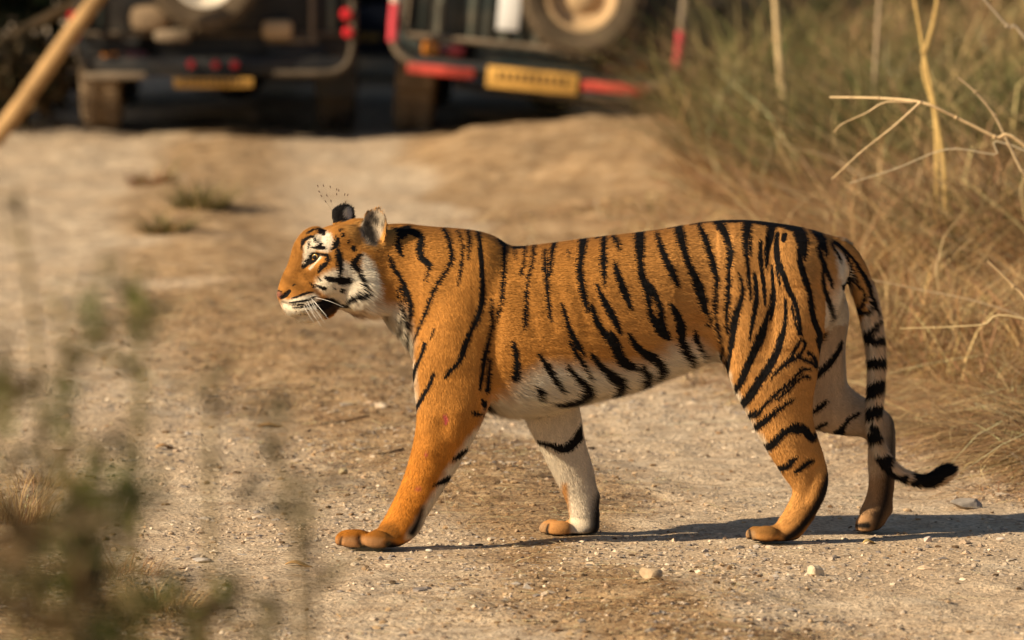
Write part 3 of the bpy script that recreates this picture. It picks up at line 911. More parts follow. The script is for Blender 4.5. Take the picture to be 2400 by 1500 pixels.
# soft dark fur: pads, backs of the lower legs; the dark of the toe gaps painted in
DARK = [('M', [(1370,210,50),(1385,300,80),(1350,420,110),(1300,560,120),(1240,700,110),(1170,830,110),(1090,950,100),(990,1080,100),(890,1190,100),(760,1275,90)], 'nhl', .012),
        ('E', [(740,1080,16),(705,1190,30),(660,1270,50)], 'nfl', .012), ('Q', [(1150,780,150),(1250,830,170)], 'nfl', .010), ('Q', [(600,600,14),(590,680,34),(620,780,44),(665,880,44)], 'nfl', .004), ('Q', [(270,620,8),(235,700,20),(225,800,26),(250,870,26)], 'nfl', .004), ('M', [(235,1150,16),(240,1220,26),(262,1300,26)], 'nhl', .004), ('E', [(1680,1210,10),(1668,1250,16),(1680,1290,16)], 'ffl', .005),
        ('E', [(2080,850,20),(2090,960,40),(2065,1020,50),(2050,1130,56),(2045,1230,60),(2000,1300,60)], 'ffl', .022),
        ('K', [(790,380,16),(790,500,20),(785,700,22),(775,800,26),(755,950,50),(735,1100,60),(690,1250,50),(640,1380,40)], 'fhl', .028), ('K', [(500,1330,30),(580,1330,50)], 'fhl', .006)]
WHITE_BODY = [('X', [(1140,1010),(1160,955),(1185,922),(1220,890),(1270,866),(1340,860),(1400,866),(1460,868),(1520,852),(1570,822),(1620,812),(1655,828),(1690,880),(1600,920),(1450,990),(1200,1030)], .042),
              ('X', [(880,700),(905,740),(950,770),(962,790),(966,870),(976,950),(940,950),(900,800),(860,740)], .016), ('X', [(1690,850),(1712,885),(1745,955),(1800,1050),(1760,1050),(1680,900)], .014),
              ('X', [(1962,585),(1985,600),(2000,660),(2000,800),(1960,900),(1940,820),(1962,740),(1972,660)], .012), ('X', [(1118,1000),(1052,1100),(992,1200),(955,1262),(1030,1262),(1160,1050)], .014)]
WHITE_HEAD = [('H', [(428,800),(450,620),(490,560),(560,510),(640,490),(690,510),(700,580),(665,675),(560,655),(505,680),(450,790)], .006), ('H', [(560,930),(640,870),(720,840),(780,850),(800,770),(860,800),(950,900),(990,700),(1060,760),(1110,900),(1110,1050),(1020,1180),(880,1230),(760,1200),(650,1060),(560,1000)], .012),
              ('H', [(225,1130),(262,1120),(300,1118),(400,1095),(540,1060),(570,1100),(600,1200),(625,1345),(330,1350),(240,1190)], .008), ('H', [(480,825),(540,775),(590,715),(604,722),(560,780),(500,832)], .003),
              ('H', [(1080,1150),(1330,1200),(1420,1500),(1300,1500),(1180,1280),(900,1250)], .03)]

bme.vertices.foreach_set('co', BV.astype(np.float32).ravel())
bme.update()
def vnormals(me):
    a = np.empty(len(me.vertices) * 3, dtype=np.float32)
    me.vertices.foreach_get('normal', a) if False else me.vertex_normals.foreach_get('vector', a)
    return a.reshape(-1, 3).astype(np.float64)
BN = vnormals(bme)

# position used to read the marks: the near side as it is, the far side mirrored in the mid plane
def readpos(V, head):
    Q = V.copy()
    L = yaw(V, -HEAD_YAW)
    m = head & (L[:, 1] > yc(piv[0]))
    if m.any():
        Lm = L[m].copy()
        Lm[:, 1] = 2 * yc(piv[0]) - Lm[:, 1]
        Q[m] = yaw(Lm)
    ym = yc(Q[:, 0])
    far = isp('ffl', 'fhl', 'tail') if len(V) == len(PART) else np.zeros(len(V), bool)
    yy = np.where(far | head, Q[:, 1], ym - np.abs(Q[:, 1] - ym))
    return np.stack([Q[:, 0], Q[:, 2] + (yy + .05) * (2.36 - Q[:, 2]) / 18.0], 1)

HEADM = isp('head')
XZ = readpos(BV, HEADM)
# ---- grooves and muscles: push the surface along its normal
def push(reg, line, depth, width, mask):
    d = pdist(XZ, tr(reg, line))
    BV[:] += BN * (depth * np.exp(-np.clip(d, 0, None) ** 2 / (2 * width * width)) * mask)[:, None]
side = np.clip(np.abs(BN[:, 1]) * 1.4, 0, 1)
trunkm = isp('trunk', 'nfl', 'nhl', 'fhl', 'ffl') * side * (BV[:, 2] > 0.3)
push('A', [(950, 760), (935, 900), (900, 1100), (880, 1250)], -.006, .014, trunkm)
push('A', [(560, 640), (600, 850), (560, 1050)], .006, .04, trunkm)
push('A', [(1000, 330), (960, 480), (900, 640)], -.007, .022, trunkm)
push('A', [(330, 300), (300, 560), (380, 820)], -.008, .03, trunkm)
push('B', [(880, 850), (930, 980), (1010, 1120)], -.014, .022, trunkm)
push('B', [(940, 300), (900, 560), (850, 800)], -.009, .045, trunkm)
push('B', [(1600, 250), (1640, 420)], .008, .05, trunkm)
push('B', [(1150, 200), (1200, 320)], .007, .05, trunkm)
push('B', [(1500, 620), (1440, 820), (1300, 1100)], -.006, .03, trunkm)
for k, x0 in enumerate((1100, 1220, 1340, 1460, 1580)):
    push('A', [(x0, 520), (x0 + 60, 700), (x0 + 110, 900)], -.0025, .013, trunkm)
push('B', [(1560, 420), (1600, 640), (1560, 860)], .010, .045, trunkm)
push('B', [(1180, 620), (1200, 900), (1150, 1150)], .008, .03, trunkm)
push('B', [(1340, 520), (1400, 760), (1330, 1000)], -.006, .035, trunkm)
push('E', [(800, 420), (760, 640)], .007, .022, isp('nfl') * side)
push('E', [(1000, 380), (960, 560)], .006, .02, isp('nfl') * side)
push('I', [(640, 1220), (760, 1400), (800, 1500)], .004, .02, isp('nhl') * side)
push('M', [(1180, 250), (1120, 480), (1010, 700)], -.006, .012, isp('nhl') * side)
push('E', [(880, 480), (960, 620), (840, 900)], -.005, .02, isp('nfl') * side)
hs = HEADM * np.clip(np.abs(BN[:, 1]) * 1.3, .25, 1)
push('H', [(545, 725), (550, 726)], -.010, .011, hs)                     # eye socket
push('H', [(450, 820), (480, 780)], -.004, .006, hs)
push('H', [(250, 1150), (330, 1175), (430, 1185), (540, 1165), (640, 1120)], -.006, .0035, hs)    # mouth line
push('H', [(240, 1090), (280, 1060), (305, 1040)], -.006, .0035, hs)     # nostril
push('H', [(560, 640), (620, 650)], .004, .010, hs)
push('H', [(700, 720), (690, 900)], .004, .02, hs)
push('H', [(480, 560), (560, 560)], .004, .012, hs)
push('H', [(620, 800), (740, 860)], .006, .02, hs)
push('H', [(430, 760), (400, 900)], -.005, .012, hs)
push('H', [(480, 900), (560, 960), (600, 1050)], -.004, .008, hs)
feet = (BV[:, 2] < .09)
push('Q', [(600, 600), (590, 700), (660, 880)], -.006, .0035, isp('nfl') * feet)
push('Q', [(250, 640), (230, 760), (240, 850)], -.004, .003, isp('nfl') * feet)
push('M', [(240, 1150), (240, 1220), (260, 1300)], -.005, .003, isp('nhl') * feet)
for it in range(4):
    BV += (lap(BV) - BV) * .4
# feet stand on the ground
BV[:, 2] = np.where(BV[:, 2] < 0.012, 0.012 - (0.012 - BV[:, 2]) * 0.35, BV[:, 2])
bme.vertices.foreach_set('co', BV.astype(np.float32).ravel())
bme.update()
BN = vnormals(bme)
XZ = readpos(BV, HEADM)

# ---- coat: signed distance to the nearest stripe, and the ground colour
ORANGE = np.array((.55, .232, .050)); GOLD = np.array((.60, .278, .078)); CREAM = np.array((.80, .68, .50)); BLACK = np.array((.010, .0085, .008))
def smooth(x, a, b):
    t = np.clip((x - a) / (b - a), 0, 1)
    return t * t * (3 - 2 * t)
SD = np.full(len(BV), .05)
def stroke_all(lst, mask, Y=-.05):
    idx = np.where(mask)[0]
    x = XZ[idx]
    d = np.full(len(idx), .05)
    for reg, pts in lst:
        d = np.minimum(d, pdist(x, tr(reg, [(q[0], q[1], q[2] * (1.35 if reg in 'IM' else 1.12 if reg in 'HJK' else 1.26)) for q in pts], Y)) - (.0008 if reg in 'HJK' else .0018))
    SD[idx] = np.minimum(SD[idx], d)
stroke_all(STR_BODY, isp('trunk', 'nfl', 'nhl') | (isp('fhl', 'ffl') & (BV[:, 1] > .2)))
stroke_all(STR_FFL, isp('ffl') & (BV[:, 1] < .2) )
stroke_all(STR_FHL, isp('fhl'))
stroke_all([(r_, [(q[0], q[1], q[2] * .9) for q in p_]) for r_, p_ in STR_TAIL], isp('tail') | (isp('trunk') & (BV[:, 0] > .86)))
stroke_all(STR_HEAD, HEADM)
front = smooth(XZ[:, 0], .1, .7)[:, None]
COATC = ORANGE * (1 - front) + GOLD * front
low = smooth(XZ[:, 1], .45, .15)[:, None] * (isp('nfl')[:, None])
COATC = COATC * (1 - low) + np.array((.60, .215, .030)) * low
COATC *= (.90 + .10 * fbm(BV * 14, 3, 5)[:, None])
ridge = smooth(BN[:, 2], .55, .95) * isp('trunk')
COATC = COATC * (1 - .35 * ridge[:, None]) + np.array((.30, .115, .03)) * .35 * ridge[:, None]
mzz = smooth(pdist(XZ, tr('H', [(300, 900, 200), (380, 700, 160), (430, 480, 120)])), .03, -.01) * HEADM
COATC *= 1 - .30 * mzz[:, None]
COATC *= 1 - (.10 + .14 * fbm(BV * 30, 3, 23))[:, None] * HEADM[:, None]
hline = np.minimum(np.minimum(pdist(XZ, tr('H', [(480, 900, 60), (560, 840, 40)])), pdist(XZ, tr('H', [(430, 830, 30), (470, 900, 40)]))), pdist(XZ, tr('H', [(230, 880, 20), (330, 960, 40), (420, 1010, 30)])))
COATC *= 1 - .30 * (smooth(hline, .008, -.002) * HEADM)[:, None]
WH = np.zeros(len(BV))
for reg, pts, soft in WHITE_BODY:
    q = tr(reg, pts)
    idx = np.where(isp('trunk', 'nfl', 'nhl'))[0]
    d = poly_d(XZ[idx], q) + .010 * fbm(BV[idx] * 40, 2, 3)
    WH[idx] = np.maximum(WH[idx], smooth(d, soft, -soft * .6))
for reg, pts, soft in WHITE_HEAD:
    q = tr(reg, pts)
    idx = np.where(HEADM | isp('trunk'))[0]
    d = poly_d(XZ[idx], q) + .003 * fbm(BV[idx] * 80, 2, 3)
    WH[idx] = np.maximum(WH[idx], smooth(d, soft, -soft * .6))
inner = isp('ffl', 'fhl') & (XZ[:, 1] < .5)
WH = np.where(inner, np.maximum(WH, smooth(BN[:, 1], .45, -.1) * np.where(isp('fhl'), .62, .85)), WH)  # less white on the far hind leg, its shade put into the colour
back = isp('fhl', 'trunk') & (BV[:, 0] > .86) & (XZ[:, 1] > .30)
WH = np.where(back, np.maximum(WH, smooth(BN[:, 0], .5, .9) * smooth(XZ[:, 1], .78, .68) * .85), WH)
WH = np.where(isp('fhl') & (BV[:, 0] > .80) & (BV[:, 1] < .25), np.maximum(WH, .62 * smooth(XZ[:, 1], .78, .70)), WH)
WH = np.where(isp('tail'), .45 + .3 * smooth(BN[:, 0], .2, -.6), WH)
under = isp('trunk') & (XZ[:, 1] < .55)
WH = np.where(under, np.maximum(WH, smooth(BN[:, 2], -.35, -.8)), WH)
# orange tops of the far paws, brown far hind foot
def soft_poly(reg, pts, soft, mask):
    return smooth(poly_d(XZ, tr(reg, pts)), soft, -soft) * mask
WH *= 1 - soft_poly('X', [(1255, 1275), (1268, 1215), (1310, 1190), (1318, 1130), (1330, 1130), (1338, 1200), (1340, 1275)], .007, isp('ffl')) * .9
WH *= 1 - soft_poly('X', [(1990, 1260), (2010, 1180), (2035, 1130), (2110, 1130), (2110, 1260)], .012, isp('fhl')) * .55
toes = soft_poly('X', [(785, 1300), (785, 1262), (830, 1258), (850, 1262), (850, 1258), (900, 1262), (905, 1300)], .008, isp('nfl')) * .55
toes = np.maximum(toes, soft_poly('X', [(1745, 1285), (1745, 1240), (1770, 1246), (1780, 1285)], .008, isp('nhl')) * .6)
toes = np.maximum(toes, soft_poly('X', [(1260, 1275), (1260, 1222), (1282, 1226), (1288, 1275)], .008, isp('ffl')) * .6)
crm = np.where(isp('fhl')[:, None], np.array((.58, .48, .35)), np.where(isp('ffl')[:, None], np.array((.74, .64, .48)), CREAM))  # far hind leg cream darkened: its deep shade painted into the coat
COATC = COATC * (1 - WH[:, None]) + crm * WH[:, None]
ptop = np.maximum(soft_poly('X', [(780, 1250), (850, 1232), (930, 1225), (945, 1262), (870, 1262), (800, 1268)], .008, isp('nfl')), soft_poly('X', [(1745, 1245), (1770, 1225), (1830, 1228), (1830, 1255), (1770, 1252)], .008, isp('nhl')))
COATC *= 1 - .50 * ptop[:, None]
fb = soft_poly('X', [(1985, 1265), (2005, 1175), (2030, 1110), (2115, 1110), (2115, 1265)], .02, isp('fhl'))
COATC = COATC * (1 - .8 * fb[:, None]) + np.array((.36, .20, .095)) * .8 * fb[:, None]
COATC = COATC * (1 - toes[:, None]) + np.array((.27, .19, .115)) * toes[:, None]
DK = np.zeros(len(BV))
for reg, pts, part, soft in DARK:
    idx = np.where(isp(part))[0]
    DK[idx] = np.maximum(DK[idx], smooth(pdist(XZ[idx], tr(reg, pts)), soft, -soft * .5))
DK = np.maximum(DK, .95 * smooth(poly_d(XZ, tr('H', [(560, 1160), (600, 1130), (700, 1098), (760, 1120), (775, 1180), (720, 1240), (640, 1290), (590, 1240)])), .004, -.004) * HEADM)  # mouth corner: dark lip and the shadow there painted as one patch
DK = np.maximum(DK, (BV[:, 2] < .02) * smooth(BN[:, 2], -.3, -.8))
# ears: back black with a pale spot, inside pale grey
for part, base, o in (('ear', EAR_N, np.array((-.30, -.94, .1))), ('earf', EAR_F, np.array((-.50, .85, .2)))):
    m = isp(part)
    ins = smooth(BN @ (o / np.linalg.norm(o)), -.1, .35)
    ear_h = (BV[:, 2] - base[2])
    COATC[m] = np.array((.40, .32, .23)) * (1 - .55 * smooth(fbm(BV[m] * np.array((60, 60, 90)), 2, 9), .0, .5)[:, None])
    if part == 'ear':
        cupd = poly_d(XZ, tr('O', [(960, 360), (1180, 300), (1370, 470), (1320, 700), (1240, 900), (1100, 1100), (880, 1050), (760, 800), (790, 560)]))
        k_ = smooth(cupd, .004, -.004) * ins
        COATC[m] = (COATC * k_[:, None] + np.array((.50, .235, .06)) * (1 - k_[:, None]))[m]
        DK[m] = np.maximum((1 - ins) * smooth(ear_h, .022, .036) * smooth(BN[:, 0], -.3, .2), smooth(BN[:, 0], .25, .6) * smooth(ear_h, .05, .08))[m]
    else:
        DK[m] = ((1 - ins) * smooth(fbm(BV * 45, 2, 19) + ear_h * 40, .2, .8))[m]
m = isp('earf')
spot = np.linalg.norm(BV - (EAR_F + np.array((.022, -.02, .046))), axis=1)
DK[m] *= 1 - smooth(spot, .022, .012)[m]
COATC[m] = np.where((spot < .03)[m][:, None], np.array((.62, .56, .45)), COATC[m])
m = isp('ear')
deep = pdist(XZ, tr('O', [(940, 640, 120), (980, 760, 200), (1020, 880, 200), (1050, 1000, 120)]))  # shade inside the ear hollow painted into the coat
DK = np.where(m, np.maximum(DK, smooth(deep, .012, -.006) * .95), DK)
deep = pdist(XZ, tr('O', [(1000, 480, 60), (1110, 540, 110), (1140, 600, 60)]))
DK = np.where(m, np.maximum(DK, smooth(deep, .008, -.004) * .8), DK)
# nose leather, wounds on the near fore leg
nz = smooth(pdist(XZ, tr('H', [(180, 1052, 20), (205, 1062, 46), (232, 1088, 40)])), .004, -.002) * HEADM
COATC = COATC * (1 - nz[:, None]) + np.array((.24, .10, .065)) * nz[:, None]
for pts in ([(905, 385, 20), (912, 410, 30), (915, 435, 24)], [(765, 672, 16), (770, 685, 16)], [(695, 932, 10), (725, 934, 12)]):
    wz = smooth(pdist(XZ, tr('E', pts)), .003, -.001) * isp('nfl') * (BN[:, 1] < 0)
    COATC = COATC * (1 - wz[:, None]) + np.array((.50, .09, .08)) * wz[:, None]
    SD = np.where(wz > .3, .05, SD)
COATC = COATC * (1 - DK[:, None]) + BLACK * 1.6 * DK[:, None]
SD = np.where(isp('ear', 'earf'), .05, SD)

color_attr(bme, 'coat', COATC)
float_attr(bme, 'stripe', SD)
t = NT('tiger_coat', .8, .04)
at, st = t.attr('coat'), t.attr('stripe')
co = t.coord()
nz1 = t.noise(260, 2, co)
d = t.math('ADD', st.outputs['Fac'], t.math('MULTIPLY', t.math('SUBTRACT', nz1.outputs[0], .5), .0035))
bl = t.maprange(d, -.0008, .0016, 1, 0)
nz2 = t.noise(420, 2, co)
base = t.mix(1.0, at.outputs['Color'], t.ramp(nz2.outputs[0], [(.3, (.72, .68, .62)), (.7, (1.12, 1.12, 1.12))]), 'MULTIPLY')
t.color(t.mix(bl, base, tuple(BLACK)))
t.bump(nz2.outputs[0], .5, .004)
COATMAT = t.m

TIGER = empty('tiger', (.2, .1, 0))
tag(TIGER, 'tigress with orange coat and black stripes walking across the dirt track', 'tiger')
def under_root(o, root):
    o.parent = root
    o.matrix_parent_inverse = Matrix.Translation(-Vector(root.location))
    return o
body = under_root(mesh_obj('body', bme, COATMAT), TIGER)

# ---- fur: short blades lying along the hair stream, coloured at their roots
tri = np.array([p.vertices[:] for p in bme.polygons if len(p.vertices) == 4], dtype=np.int64)
tri = np.concatenate([tri[:, [0, 1, 2]], tri[:, [0, 2, 3]]])
a, b, c = BV[tri[:, 0]], BV[tri[:, 1]], BV[tri[:, 2]]
area = np.linalg.norm(np.cross(b - a, c - a), axis=1) / 2
NF = 380000
pick = RNG.choice(len(tri), NF, p=area / area.sum())
u, v = RNG.random(NF), RNG.random(NF)
f = u + v > 1
u[f], v[f] = 1 - u[f], 1 - v[f]
W3 = np.stack([1 - u - v, u, v], 1)
def samp(A):
    return (A[tri[pick]] * (W3[:, :, None] if A.ndim == 2 else W3)).sum(1)
root_p, root_n, root_d = samp(BV), samp(BN), samp(FDIR)
root_n /= np.linalg.norm(root_n, axis=1)[:, None]
pp = PART[tri[pick][:, 0]]
def ip(*n):
    return np.isin(pp, [PID[k] for k in n])
LEN = np.full(NF, .012)
LEN[ip('head')] = .009
LEN[ip('ear', 'earf')] = .011
LEN[ip('nfl', 'ffl', 'nhl', 'fhl')] = .0105
LEN[ip('tail')] = .019
LEN[ip('trunk')] += .030 * smooth(root_n[:, 2], -.1, -.7)[ip('trunk')]          # belly
xzr = root_p[:, [0, 2]]
ruff = np.exp(-(np.linalg.norm(xzr - tr('H', [(1010, 1000)])[0, :2], axis=1) / .045) ** 2)
LEN += ip('head', 'trunk') * ruff * .022
muz = np.exp(-(np.linalg.norm(xzr - tr('H', [(300, 1000)])[0, :2], axis=1) / .06) ** 2)
LEN *= 1 - .45 * ip('head') * muz
eyez = np.exp(-(np.linalg.norm(xzr - tr('H', [(545, 725)])[0, :2], axis=1) / .013) ** 2)
LEN *= 1 - .85 * ip('head') * eyez
LEN *= np.where(root_p[:, 2] < .06, .45, 1)
LEN *= .7 + .6 * RNG.random(NF)
dirn = root_d + .12 * RNG.normal(size=(NF, 3)) + .22 * np.stack([fbm(root_p * 28, 2, 71 + k_) for k_ in range(3)], 1) + np.array((0, 0, -.15))
# ruff hair sweeps back and down
dirn += ruff[:, None] * np.array((.4, 0, -.6))
dirn -= root_n * (dirn * root_n).sum(1)[:, None]
dirn /= np.linalg.norm(dirn, axis=1)[:, None] + 1e-9
lift = .20 + .22 * RNG.random(NF) + .2 * ip('tail') + .15 * smooth(root_n[:, 2], -.1, -.6)
hd = dirn + root_n * lift[:, None]
hd /= np.linalg.norm(hd, axis=1)[:, None]
sdv = np.cross(root_n, dirn)
wd = .0009 + .0006 * RNG.random(NF)
fv = np.empty((NF, 3, 3))
base_p = root_p - root_n * .001
fv[:, 0] = base_p + sdv * wd[:, None]
fv[:, 1] = base_p + hd * LEN[:, None]
fv[:, 2] = base_p - sdv * wd[:, None]
cc = samp(COATC)
sd = samp(SD) + RNG.normal(size=NF) * .0011
blk = smooth(sd, .0012, -.0008)[:, None]
horiz = ip('trunk', 'head', 'nhl') * smooth(root_p[:, 2], .30, .45)
stA = fbm(root_p * np.array((16, 70, 110)), 2, 81)
stB = fbm(root_p * np.array((110, 70, 18)), 2, 82)
streak = stA * horiz + stB * (1 - horiz)
broad = fbm(root_p * 7, 3, 83)
jit = np.exp(RNG.normal(size=NF) * .08 + .30 * streak + .13 * broad)[:, None]
cc = cc * jit * (1 - blk) + BLACK * blk
cc = np.clip(cc, 0, .95)
fme = np_mesh('fur', fv.reshape(-1, 3), np.arange(NF * 3).reshape(-1, 3), False)
color_attr(fme, 'coat', np.repeat(cc, 3, axis=0))
# shade with a normal between the skin's and the blade's own
fn = root_n * .9 + .07 * RNG.normal(size=(NF, 3)) + .30 * (dirn * streak[:, None]) + .20 * sdv * fbm(root_p * np.array((30, 60, 60)), 2, 84)[:, None]
vec_attr(fme, 'skin_normal', np.repeat(fn, 3, axis=0))
t = NT('tiger_fur', .7, .06)
t.color(t.attr('coat').outputs['Color'])
nn = t.n('ShaderNodeVectorMath', operation='NORMALIZE')
t.l(t.attr('skin_normal').outputs['Vector'], nn.inputs[0])
t.l(nn.outputs[0], t.b.inputs['Normal'])
fur = under_root(mesh_obj('fur', fme, t.m), TIGER)
fur['kind'] = 'stuff'

# ---- eyes, whiskers
bvh = BVHTree.FromPolygons([tuple(v) for v in BV], [tuple(p.vertices) for p in bme.polygons])
def surf(px, py):
    d = Vector(ray(px, py)).normalized()
    return bvh.ray_cast(Vector(CAM), d)
t = NT('tiger_eye', .06, .6)
t.color(t.ramp(t.math('MULTIPLY', t.attr('iris').outputs['Fac'], 1.0), [(0.0, (.004, .003, .003)), (.26, (.004, .003, .003)), (.34, (.46, .27, .06)), (.68, (.36, .20, .04)), (.76, (.006, .005, .004)), (1, (.006, .005, .004))]))
for nd in t.t.nodes:
    if nd.type == 'VALTORGB': nd.color_ramp.interpolation = 'LINEAR'
EYEM = t.m
hit, hn, _, _ = surf(738, 603.5)
hitl = yaw(np.array(hit), -HEAD_YAW)
for sgn in (1, -1):
    L = hitl.copy()
    L[1] = yc(piv[0]) + sgn * (L[1] - yc(piv[0]))
    c = yaw(L)
    look = yaw(np.array((-.62, -sgn * .78, -.05)) + piv) - piv
    c = c - look * .0132
    bm = bmesh.new()
    bmesh.ops.create_uvsphere(bm, u_segments=24, v_segments=16, radius=.0165)
    em = bpy.data.meshes.new('eye')
    bm.to_mesh(em); bm.free()
    ev = verts_np(em)
    ang = np.arccos(np.clip((ev / np.linalg.norm(ev, axis=1)[:, None]) @ look, -1, 1)) / (math.pi / 2)
    float_attr(em, 'iris', ang)
    em.polygons.foreach_set('use_smooth', [True] * len(em.polygons))
    em.vertices.foreach_set('co', (ev + c).astype(np.float32).ravel())
    under_root(mesh_obj('eye', em, EYEM), TIGER)
WHM = NT('whisker_white', .4, .4).color((.75, .70, .6)).m
for k, (px, py, ex, ey) in enumerate([(720, 706, 748, 748), (726, 705, 757, 752), (731, 704, 762, 758), (716, 711, 738, 744), (735, 703, 770, 748), (740, 698, 806, 720), (722, 712, 752, 764), (712, 716, 736, 756), (730, 700, 766, 740)]):
    h, n_, _, _ = surf(px, py)
    if h is None: continue
    p0 = np.array(h)
    p3 = P(ex, ey, p0[1] - .05)
    mid = (p0 + p3) / 2 + np.array((-.004, -.014, .006))
    path = catmull([p0, mid, p3], 4)
    mb = MB().tube(path, list(np.linspace(.0006, .00025, len(path))), 5)
    under_root(mb.build('whisker', WHM), TIGER)
    q = yaw(path, -HEAD_YAW)
    q[:, 1] = 2 * yc(piv[0]) - q[:, 1]
    mb = MB().tube(yaw(q), list(np.linspace(.0006, .00025, len(path))), 5)
    under_root(mb.build('whisker', WHM), TIGER)
# ------------------------------------------------------------------ dry grass on the banks
def grass(name, x, y, hmin, hmax, lean, width, pal, seg=3, lift=1.0, hs=None):
    k_ = (y < 11.0) | (x > (330 if hmax < .3 else 420) * PX * (y + 18) / 18) | (hmax < .12)
    x, y = x[k_], y[k_]
    if hs is not None: hs = hs[k_]
    n = len(x)
    ang = RNG.random(n) * 6.283
    up = lift * (.5 + .5 * RNG.random(n))
    dr = np.stack([np.cos(ang) * lean, np.sin(ang) * lean, up], 1)
    dr /= np.linalg.norm(dr, axis=1)[:, None]
    ln = hmin + (hmax - hmin) * RNG.random(n) ** 1.4
    if hs is not None: ln = ln * hs
    cv = np.stack([.5 * RNG.normal(size=n) * lean, .5 * RNG.normal(size=n) * lean, -.35 * lean * (.4 + RNG.random(n)) * 1.2], 1)
    base = np.stack([x, y, hgt(x, y) - .01], 1)
    wv = np.stack([np.cos(ang + 1.57 + RNG.normal(size=n)), np.sin(ang + 1.57), np.zeros(n)], 1)
    return tag(blades(name, base, dr, ln, width * (.5 + RNG.random(n)), cv, tints(n, pal), BLADE, seg, wv), kind='stuff')

def bank_pts(n, y0, y1, e0, e1, seed, thr=-.35, pw=1.0):
    y = y0 + (y1 - y0) * RNG.random(n) ** pw
    lim = (y + 18) * .082 + .18
    a, b = edge_r(y) + e0, np.minimum(edge_r(y) + e1, lim)
    k = b > a
    y, a, b = y[k], a[k], b[k]
    x = a + (b - a) * RNG.random(len(y))
    k = (fbm(np.stack([x, y], 1) * 1.4, 2, seed) > thr - .5 * RNG.random(len(y))) & (x > -lim[:1].max())
    return x[k], y[k]
GOLD_ = [(.56, .38, .17), (.48, .30, .12), (.62, .45, .23), (.40, .23, .10), (.33, .18, .085)]
DEEP = [(.11, .06, .03), (.17, .095, .045), (.68, .52, .29)]
REDB = [(.40, .22, .11), (.33, .17, .085), (.46, .28, .14), (.28, .15, .08), (.52, .35, .18)]
OLIV = [(.15, .145, .045), (.20, .17, .06), (.10, .11, .032), (.28, .21, .085), (.38, .27, .12), (.06, .07, .022)]
# matted straw close behind the tiger
def clump(x, y, sc, seed):
    return .45 + 1.25 * sstep(fbm(np.stack([x, y], 1) * sc, 2, seed), -.35, .5)
x, y = bank_pts(46000, .9, 6.5, -.15, 1.6, 41, -.7)
grass('matted_straw', x, y, .05, .22, 1.4, .0019, GOLD_ + REDB + DEEP, 3, .5, clump(x, y, 3.0, 61))
x, y = bank_pts(26000, 1.5, 8.0, .25, 2.6, 43, -.5)
grass('tangled_straw', x, y, .12, .42, 1.2, .0021, GOLD_ + REDB + DEEP + OLIV[3:], 4, .8, clump(x, y, 2.2, 63))
x, y = bank_pts(9000, 2.0, 8.5, .55, 2.8, 65, -.1)
grass('standing_straw', x, y, .25, .62, .75, .0023, GOLD_ + REDB[:2] + OLIV[3:5], 4, 1.0, clump(x, y, 1.6, 66))
x, y = bank_pts(40000, 3.0, 13.5, -.1, 3.0, 42, -.6, .8)
grass('brown_dry_grass', x, y, .08, .30, 1.2, .0027, REDB + GOLD_[:3] + DEEP, 3, .65, clump(x, y, 2.2, 62))
x, y = bank_pts(2600, 1.6, 8.0, .15, 2.6, 69, -.6)
grass('coarse_straw', x, y, .20, .60, 1.5, .0032, [(.66, .47, .23), (.72, .55, .30), (.56, .38, .17), (.40, .24, .11)], 4, .75)
# taller grass higher up the bank
x, y = bank_pts(32000, 6.0, 17.0, 1.2, 4.8, 44, -.3)
grass('tall_olive_grass', x, y, .25, .70, .7, .0040, OLIV + OLIV[:3] + OLIV[5:] + GOLD_[:1] + DEEP[:2], 3, 1.0, clump(x, y, 1.1, 64))
x, y = bank_pts(14000, 5.5, 16.0, 1.0, 4.6, 49, -.2)
grass('tall_dry_grass', x, y, .25, .65, .75, .0036, GOLD_ + REDB + DEEP, 3, .9, clump(x, y, 1.3, 67))
x, y = bank_pts(9000, 8.0, 15.0, .5, 2.4, 45, -.1)
grass('low_olive_grass', x, y, .08, .26, .9, .0034, OLIV[:4] + REDB + GOLD_, 3, .8)
x, y = bank_pts(7000, 12.0, 15.4, .0, 2.4, 46, -.6)
grass('mound_grass', x, y, .03, .10, 1.2, .003, GOLD_ + REDB[:2], 3, .6)
y = 14.5 + 13 * RNG.random(16000); lim = (y + 18) * .082 + .3; x = .95 + (lim - .95) * RNG.random(16000)
grass('far_bank_grass', x, y, .25, .75, .6, .0055, OLIV + GOLD_ + REDB, 3, 1.0, clump(x, y, 1.0, 68))
# dry grass strip between the wheel tracks, and the near left verge
y = -1.9 + 16 * RNG.random(9000); x = strip_c(y) + .6 * strip_w(y) * RNG.normal(size=9000)
k = (fbm(np.stack([x, y], 1) * np.array((2, .8)), 2, 47) > .02) & (((x - .2) ** 2 + (y - .1) ** 2 > .8) | (RNG.random(9000) < .25))
for a, b in PAWS: k &= (x - a) ** 2 + (y - b) ** 2 > .09 ** 2
x, y = x[k], y[k]
grass('track_strip_grass', x, y, .02, .08, 1.6, .0016, GOLD_[2:] + REDB, 2, .4)
y = -1.9 + 4.6 * RNG.random(9000); x = edge_l(y) - .55 + .40 * RNG.normal(size=9000)
k = fbm(np.stack([x, y], 1) * 2.2, 2, 48) > -.15
grass('verge_grass', x[k], y[k], .04, .15, 1.3, .0015, REDB + GOLD_, 3, .6)

